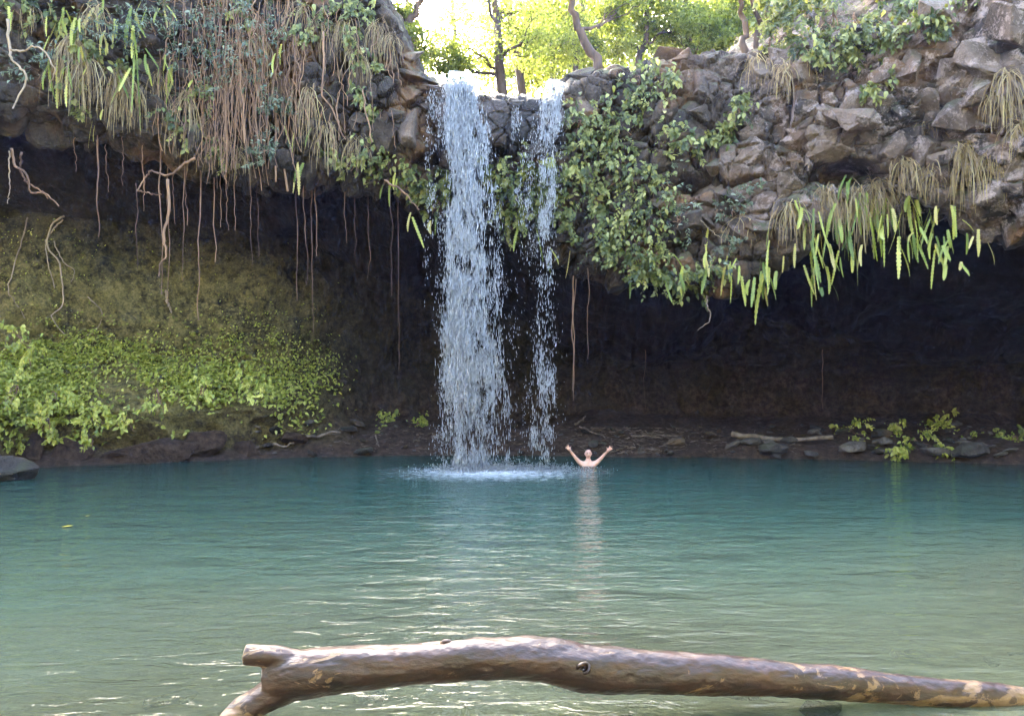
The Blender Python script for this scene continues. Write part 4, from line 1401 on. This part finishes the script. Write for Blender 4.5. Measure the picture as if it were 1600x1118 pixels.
T(1385, 60, 1380, -80, 19.0, .06, [(1390, -80, 0, 70)], 3000, 'thin bare-stemmed tree over the mossy right ledge')
T(1000, 84, 1010, -80, 30, .14, [(960, 40, 0, 60), (1010, 20, 0, 70), (1040, -30, 0, 80), (980, -50, 1, 80), (1060, 50, 0, 50)], 12000, 'dense yellow-green tree behind the right rim')
T(1075, 70, 1080, -90, 31, .14, [(1080, 20, 0, 70), (1110, 30, -2, 50), (1120, -40, 0, 80), (1150, 15, 0, 50), (1185, -5, 0, 50), (1130, 50, 0, 40)], 15000, 'bright leafy tree behind the pale rim block')
T(900, 100, 915, -100, 36, .15, [(900, 60, 0, 60), (870, 10, 0, 80), (940, 70, 0, 60), (920, -40, 0, 90)], 11000, 'olive-green tree behind the leaning dark trunk')
T(865, 110, 850, -100, 40, .15, [(860, 80, 0, 55), (820, 90, 0, 40), (850, 40, 0, 60)], 7000, 'hazy olive tree farther up the stream', lsize=(.14, .26))
T(720, 120, 700, -100, 44, .15, [(700, 60, 0, 45), (760, 110, 0, 40), (650, 90, 0, 40), (735, 20, 0, 50)], 4500, 'thin sunlit tree deep in the bright gap', lsize=(.14, .26))
T(640, 120, 640, -100, 33, .12, [(645, 105, 0, 34), (625, 60, 0, 40)], 2500, 'low leafy tree behind the left edge of the gap')
# wood that closes the valley behind them
lv = MB()
for k in range(95):
    px = tr_.uniform(560, 1500); Y = tr_.uniform(42, 60)
    py = tr_.uniform(-220, 100)
    if k > 45: px = tr_.uniform(790, 1260); py = tr_.uniform(20, 125)
    if 600 < px < 800 and tr_.random() < .7: continue
    c = P(px, py, Y); n = 900
    q = c + tr_.normal(0, 1, (n, 3)) * np.array([2.2, 2.2, 1.7])
    scatter(lv, *LEAF_S, q, rand_dirs(n, tr_), rand_dirs(n, tr_) + [0, 0, .8], tr_.uniform(.18, .36, n), np.clip(tr_.normal(.5, .25, n), 0, 1))
tag(lv.build('distant_woods', M['tree_leaf']), 'sunlit woodland filling the valley behind the trees', 'woods', None, 'stuff')

# ------------------------------------------------------------------ swimmer
def person():
    skin, t = new_mat('skin')
    g = NT(t)
    pos = g.n('ShaderNodeNewGeometry').outputs['Position']
    c = g.ramp(g.noise(pos, 14, 3), [(.3, (.62, .33, .25)), (.7, (.76, .46, .36))])
    b = g.principled(c, .42)
    b.inputs['Subsurface Weight'].default_value = .08
    g.out(b.outputs[0])
    joints = [(0, 0, -.62, .15), (0, .02, -.30, .155), (0, 0, -.02, .165), (0, 0, .10, .10), (0, -.01, .17, .058), (0, -.015, .24, .062)]
    edges = [(0, 1), (1, 2), (2, 3), (3, 4), (4, 5)]

    def add(j, par):
        joints.append(j); edges.append((par, len(joints) - 1)); return len(joints) - 1
    hands = []
    for s, el, wr in ((-1, (-.345, -.08, .235), (-.475, -.16, .405)), (1, (.345, -.08, .225), (.47, -.16, .38))):
        a = add((s * .13, 0, .055, .085), 2)
        a = add((s * .215, -.01, .075, .072), a)
        a = add(((s * .215 + el[0]) / 2, -.03, (.075 + el[2]) / 2, .055), a)
        a = add((*el, .044), a)
        a = add(((el[0] + wr[0]) / 2, -.08, (el[2] + wr[2]) / 2, .038), a)
        a = add((*wr, .026), a)
        dv = Vector(wr) - Vector(el); dv.normalize()
        hands.append((s, Vector(wr), dv))
    me = bpy.data.meshes.new('body_cage')
    me.from_pydata([j[:3] for j in joints], edges, [])
    o = bpy.data.objects.new('body_cage', me)
    COL.objects.link(o)
    md = o.modifiers.new('skin', 'SKIN')
    for i, sv in enumerate(me.skin_vertices[0].data):
        rx = joints[i][3]
        sv.radius = (rx * (1.12 if i < 3 else 1), rx * (.78 if i < 3 else 1))
        sv.use_root = i == 0
    o.modifiers.new('sub', 'SUBSURF').levels = 2
    dg = bpy.context.evaluated_depsgraph_get()
    bm = bmesh.new()
    bm.from_mesh(o.evaluated_get(dg).to_mesh())
    bpy.data.objects.remove(o)
    # hands: palm and five fingers
    for s, w, dv in hands:
        lat = Vector((dv.z, 0, -dv.x)) * 1.0        # sideways in the picture plane
        if lat.x * s > 0: lat = -lat                 # towards the head: thumb side
        V, Q = tube(np.array([w - dv * .02, w + dv * .03, w + dv * .07, w + dv * .095]), [.026, .040, .044, .034], 8)
        vs = [bm.verts.new(q) for q in V]
        for f in Q: bm.faces.new([vs[i] for i in f])
        for k, (off, ang, ln) in enumerate([(.030, -.95, .075), (.030, -.28, .085), (.010, -.08, .095), (-.012, .12, .088), (-.032, .36, .070)]):
            fd = (dv * math.cos(ang) + lat * -math.sin(ang)).normalized()
            b0 = w + lat * off + dv * (.035 if k == 0 else .08)
            pts = [b0, b0 + fd * ln * .5, b0 + fd * ln + Vector((0, -.012, 0))]
            V, Q = tube(np.array(pts), [.013, .0115, .009], 6)
            vs = [bm.verts.new(q) for q in V]
            for f in Q: bm.faces.new([vs[i] for i in f])
    # head: egg with brow, nose, chin and ears
    res = bmesh.ops.create_uvsphere(bm, u_segments=24, v_segments=18, radius=1)
    for v in res['verts']:
        x, y, z = v.co
        w = .083 * (1 - .16 * max(0, -z)) ; dpt = .098
        front = max(0, -y)
        nx = x * w; ny = y * dpt; nz = z * .125
        nose = math.exp(-((x / .16) ** 2 + ((z + .12) / .26) ** 2)) * (front > .6)
        eye = math.exp(-(((abs(x) - .36) / .17) ** 2 + ((z - .06) / .13) ** 2)) * (front > .5)
        chin = math.exp(-((x / .35) ** 2 + ((z + .82) / .2) ** 2)) * (front > .3)
        ear = math.exp(-(((y - .05) / .2) ** 2 + ((z + .02) / .25) ** 2)) * (abs(x) > .9)
        v.co = Vector((nx * (1 + .22 * ear), ny - .022 * nose + .010 * eye - .010 * chin, nz)) + Vector((0, -.03, .31))
    me = bpy.data.meshes.new('person')
    bm.to_mesh(me); bm.free()
    tmp = bpy.data.objects.new('tmp', me)
    COL.objects.link(tmp)
    rm = tmp.modifiers.new('r', 'REMESH'); rm.mode = 'VOXEL'; rm.voxel_size = .008
    sm = tmp.modifiers.new('s', 'SMOOTH'); sm.iterations = 3; sm.factor = .5
    dg = bpy.context.evaluated_depsgraph_get()
    body = bpy.data.meshes.new_from_object(tmp.evaluated_get(dg))
    bpy.data.objects.remove(tmp)
    body.name = 'person'
    for q in body.polygons: q.use_smooth = True
    body.materials.clear(); body.materials.append(skin)
    o = link('person', body)
    # face details and close-cropped hair
    dark, t = new_mat('dark_hair'); g = NT(t); g.out(g.principled((.035, .025, .02), .6).outputs[0])
    lip, t = new_mat('lips'); g = NT(t); g.out(g.principled((.38, .13, .11), .5).outputs[0])
    for s in (-1, 1):
        mb = MB(); mb.add(*tube(np.array([[s * .018, -.122, 0.321], [s * .030, -.121, 0.323], [s * .043, -.113, 0.320]]), [.004, .007, .004], 6)); mb.build('eye', dark, o, True)
        mb = MB(); mb.add(*tube(np.array([[s * .014, -.127, 0.339], [s * .030, -.124, 0.345], [s * .048, -.112, 0.339]]), [.003, .005, .003], 6)); mb.build('eyebrow', dark, o, True)
    mb = MB(); mb.add(*tube(np.array([[-.028, -.120, 0.258], [-.012, -.128, 0.252], [.012, -.128, 0.252], [.028, -.120, 0.258]]), [.004, .008, .008, .004], 6)); mb.build('mouth', lip, o, True)
    bm = bmesh.new()
    res = bmesh.ops.create_uvsphere(bm, u_segments=20, v_segments=14, radius=1)
    bmesh.ops.delete(bm, geom=[v for v in bm.verts if v.co.z < .35 - .9 * v.co.y * .6 and v.co.z < .62 + (-v.co.y) * .35], context='VERTS')
    for v in bm.verts: v.co = Vector((v.co.x * .086, v.co.y * .101 + .002, v.co.z * .129)) + Vector((0, -.03, .31))
    hm = bpy.data.meshes.new('hair'); bm.to_mesh(hm); bm.free()
    for q in hm.polygons: q.use_smooth = True
    link('hair', hm, dark, o)
    return tag(o, 'bare-chested person standing in the pool with both arms raised', 'person')


pp = P(919, 726, 19.2)
pers = person()
pers.location = (pp[0], pp[1], 0.0)
pers.scale = (1.02, 1.02, 1.02)

# ------------------------------------------------------------------ the fallen log in the foreground
m, t = new_mat('wet_log')
g = NT(t)
tc = g.n('ShaderNodeTexCoord').outputs['Object']
n1 = g.noise(g.mapping(tc, (.35, 1, 1)), 9.0, 6, .6, .6)
n2 = g.noise(g.mapping(tc, (.5, 1.2, 1.2)), 34.0, 5, .65)
c = g.ramp(g.math('ADD', g.math('MULTIPLY', n1, .6), g.math('MULTIPLY', n2, .4)), [(.34, (.006, .0022, .0012)), (.5, (.026, .0095, .0050)), (.66, (.058, .024, .013))])
sep = g.n('ShaderNodeSeparateXYZ'); t.links.new(tc, sep.inputs[0])
endw = g.math('MAXIMUM', g.lin(sep.outputs[0], 1.1, 2.2, 0, .13), g.lin(sep.outputs[0], -.85, -1.5, 0, .10))
peel = g.lin(g.math('ADD', g.noise(g.mapping(tc, (.55, 1, 1)), 7.5, 6, .66, .9), endw), .64, .67)
peel = g.math('MULTIPLY', peel, .9)
c = g.mix(peel, c, g.ramp(n2, [(.3, (.12, .065, .028)), (.7, (.23, .15, .075))]))
hh = g.math('ADD', g.math('MULTIPLY', n1, .5), g.math('SUBTRACT', g.math('MULTIPLY', n2, .4), g.math('MULTIPLY', peel, .22)))
b = g.principled(c, g.lin(n2, .3, .7, .28, .50), g.bump(hh, .45, .03), .6)
g.out(b.outputs[0])
M['log'] = m


def log():
    def pt(px, py, Y, thick):
        return (*P(px, py, Y), thick * .5 * Y / F)
    main = [pt(418, 1064, 4.28, 62), pt(470, 1054, 4.28, 76), pt(540, 1044, 4.3, 70), pt(620, 1038, 4.32, 62), pt(700, 1034, 4.34, 62), pt(780, 1028, 4.36, 64), pt(850, 1030, 4.40, 68), pt(905, 1043, 4.43, 74), pt(940, 1047, 4.45, 72), pt(1000, 1049, 4.47, 64), pt(1100, 1054, 4.5, 62), pt(1200, 1058, 4.54, 56), pt(1320, 1068, 4.58, 52), pt(1440, 1078, 4.62, 44), pt(1560, 1088, 4.66, 38), pt(1700, 1099, 4.7, 36), pt(1860, 1112, 4.75, 32)]
    limb = [pt(470, 1056, 4.28, 60), pt(440, 1076, 4.26, 52), pt(405, 1096, 4.22, 46), pt(372, 1120, 4.18, 44), pt(340, 1160, 4.12, 40), pt(316, 1205, 4.05, 36)]
    stub = [pt(480, 1040, 4.3, 46), pt(440, 1029, 4.27, 36), pt(410, 1024, 4.25, 31), pt(382, 1022, 4.23, 30)]
    bm = bmesh.new()
    for pts, n in ((main, 90), (limb, 40), (stub, 24)):
        q = catmull(np.array(pts), n)
        V, Q = tube(q[:, :3], q[:, 3], 24)
        vs = [bm.verts.new(v) for v in V]
        for f in Q:
            try: bm.faces.new([vs[i] for i in f])
            except ValueError: pass
    me = bpy.data.meshes.new('log_cage'); bm.to_mesh(me); bm.free()
    o = bpy.data.objects.new('log_cage', me); COL.objects.link(o)
    rm = o.modifiers.new('r', 'REMESH'); rm.mode = 'VOXEL'; rm.voxel_size = .0095
    sm = o.modifiers.new('s', 'SMOOTH'); sm.iterations = 10; sm.factor = .5
    dg = bpy.context.evaluated_depsgraph_get()
    me = bpy.data.meshes.new_from_object(o.evaluated_get(dg))
    bpy.data.objects.remove(o)
    n = len(me.vertices)
    v = np.empty(n * 3, np.float32); me.vertices.foreach_get('co', v); v = v.reshape(-1, 3).astype(float)
    nr = np.empty(n * 3, np.float32); me.vertices.foreach_get('normal', nr); nr = nr.reshape(-1, 3)
    d = .010 * fbm(v * np.array([3, 6, 6]), 3, 4) + .004 * fbm(v * np.array([14, 30, 30]), 3, 6)
    v += nr * d[:, None]
    base = np.array([.0, 4.4, 0.0])
    me.vertices.foreach_set('co', (v - base).astype(np.float32).ravel())
    me.update()
    for q in me.polygons: q.use_smooth = True
    me.materials.clear(); me.materials.append(M['log'])
    e = empty('fallen_log', base)
    me.name = 'trunk'
    link('trunk', me, None, e)
    # the knot on the bend
    kp = P(912, 1044, 4.43 - .145)
    th = np.linspace(0, 2 * np.pi, 20)
    ringp = np.stack([kp[0] + .034 * np.cos(th), kp[1] + .012 * np.sin(th * 2) + .01, kp[2] + .026 * np.sin(th)], 1) - base
    mb = MB(); mb.add(*tube(ringp, .012, 8, False)); mb.add(*tube(np.array([kp + [0, .06, 0], kp + [0, .02, 0], kp + [-.004, -.006, .002]]) - base, [.03, .028, .012], 10))
    mb.build('knot', M['log'], e, True)
    mb = MB(); q0 = P(694, 1003, 4.34)
    mb.add(*tube(np.array([q0 + [-.02, 0, -.02], q0 + [0, 0, .004], q0 + [.03, 0, .006], q0 + [.05, 0, -.015]]) - base, [.014, .017, .014, .01], 8))
    mb.build('bark_nub', M['log'], e, True)
    return tag(e, 'thick brown fallen log with forked end lying across the foreground water', 'log')


log()

# stones on the bed that show through the shallow water
sr = np.random.default_rng(91)
for i in range(44):
    x = sr.uniform(-4, 7); y = sr.uniform(4.2, 10)
    if x < 1 and sr.random() < .6: continue
    s = .18 + .45 * sr.random() ** 2
    z = float(bed_z(np.array([x]), np.array([y]))[0])
    o = bpy.data.objects.new('submerged_stone', PEB[sr.integers(len(PEB))])
    COL.objects.link(o)
    o.location = (x, y, min(z + .05, -.12 - .3 * s)); o.scale = (s * 1.2, s, s * .7); o.rotation_euler = (0, 0, sr.uniform(0, 6.28))
    tag(o, 'stone lying under the shallow water near the log', 'stone', 'stones under the shallow water')
q = P(235, 1085, 4.5)
for dx, dy, s, rz, lab in [(0, .25, .75, .6, 'broad tan rock under the water at lower left'), (.18, -.1, .5, 1.2, 'smaller tan rock under the water beside the broad one')]:
    o = bpy.data.objects.new('submerged_rock', PEB[4])
    COL.objects.link(o)
    o.location = (q[0] + dx, q[1] + dy, -.30); o.scale = (s * .9, s * .6, s * .5); o.rotation_euler = (0, .1, rz)
    tag(o, lab, 'rock')
# two yellow leaves afloat
ym = leaf_mat('yellow_leaf', (.55, .42, .05), (.6, .48, .07), (.65, .52, .10), .2)
for px, py, s, lab in [(96, 824, .16, 'yellow leaf floating on the left of the pool'), (133, 807, .07, 'tiny yellow leaf floating behind the larger one')]:
    Y = CAM_H * F / (py - HOR)
    V, Q = broad_leaf(-.1, .25)
    o = link('floating_leaf', raw_mesh('floating_leaf', V, Q, True, {'var': np.full(len(V), .5)}), ym)
    q = P(px, py, Y); o.location = (q[0], q[1], .012); o.scale = (s, s, s); o.rotation_euler = (0, 0, R(-80))
    tag(o, lab, 'leaf')

# ------------------------------------------------------------------ unseen woods round the near bank, added to shade the cave and bounce light
wr = np.random.default_rng(17)
lv = MB()
for k in range(150):
    a = wr.uniform(R(-95), R(95))                 # 0 = straight behind the camera
    rad = wr.uniform(13, 22)
    c = np.array([math.sin(a) * rad * 1.15, 4 - math.cos(a) * rad, 0])
    c[2] = 1.5 + wr.random() * np.interp(abs(a), [0, 1.2, 2.1], [15, 14, 9])
    n = 420
    q = c + wr.normal(0, 1, (n, 3)) * np.array([1.5, 1.5, 1.2])
    scatter(lv, *LEAF_S, q, rand_dirs(n, wr), rand_dirs(n, wr) + [0, 0, .6], wr.uniform(.35, .7, n), np.clip(wr.normal(.35, .25, n), 0, 1))
tag(lv.build('unseen_bank_woods', leaf_mat('woods_leaf', (.08, .10, .028), (.17, .19, .05), (.28, .28, .08), .35)), 'unseen woodland round the near bank, added to shade the cave', 'woods', None, 'stuff')

# ------------------------------------------------------------------ blue haze added to tint the dark cave as lens glare would
bpy.context.view_layer.update()
zt = max((o.matrix_world @ Vector(c)).z for o in bpy.data.objects if o.type == 'MESH' for c in o.bound_box) + 1.0
bm = bmesh.new()
bmesh.ops.create_cube(bm, size=1.0)
for v in bm.verts:
    v.co = Vector((v.co.x * 150, v.co.y * 150 + 30, -6.0 if v.co.z < 0 else zt))
hz = bpy.data.meshes.new('haze')
bm.to_mesh(hz); bm.free()
m, t = new_mat('glare_haze')
g = NT(t)
v = g.n('ShaderNodeVolumePrincipled')
v.inputs['Density'].default_value = 0.0003
v.inputs['Color'].default_value = (.28, .44, 1, 1)
v.inputs['Anisotropy'].default_value = 0.2
ho = g.n('ShaderNodeOutputMaterial')
t.links.new(v.outputs[0], ho.inputs['Volume'])
tag(link('haze', hz, m), 'thin blue haze added to tint the dark cave like lens glare', 'haze', None, 'stuff')
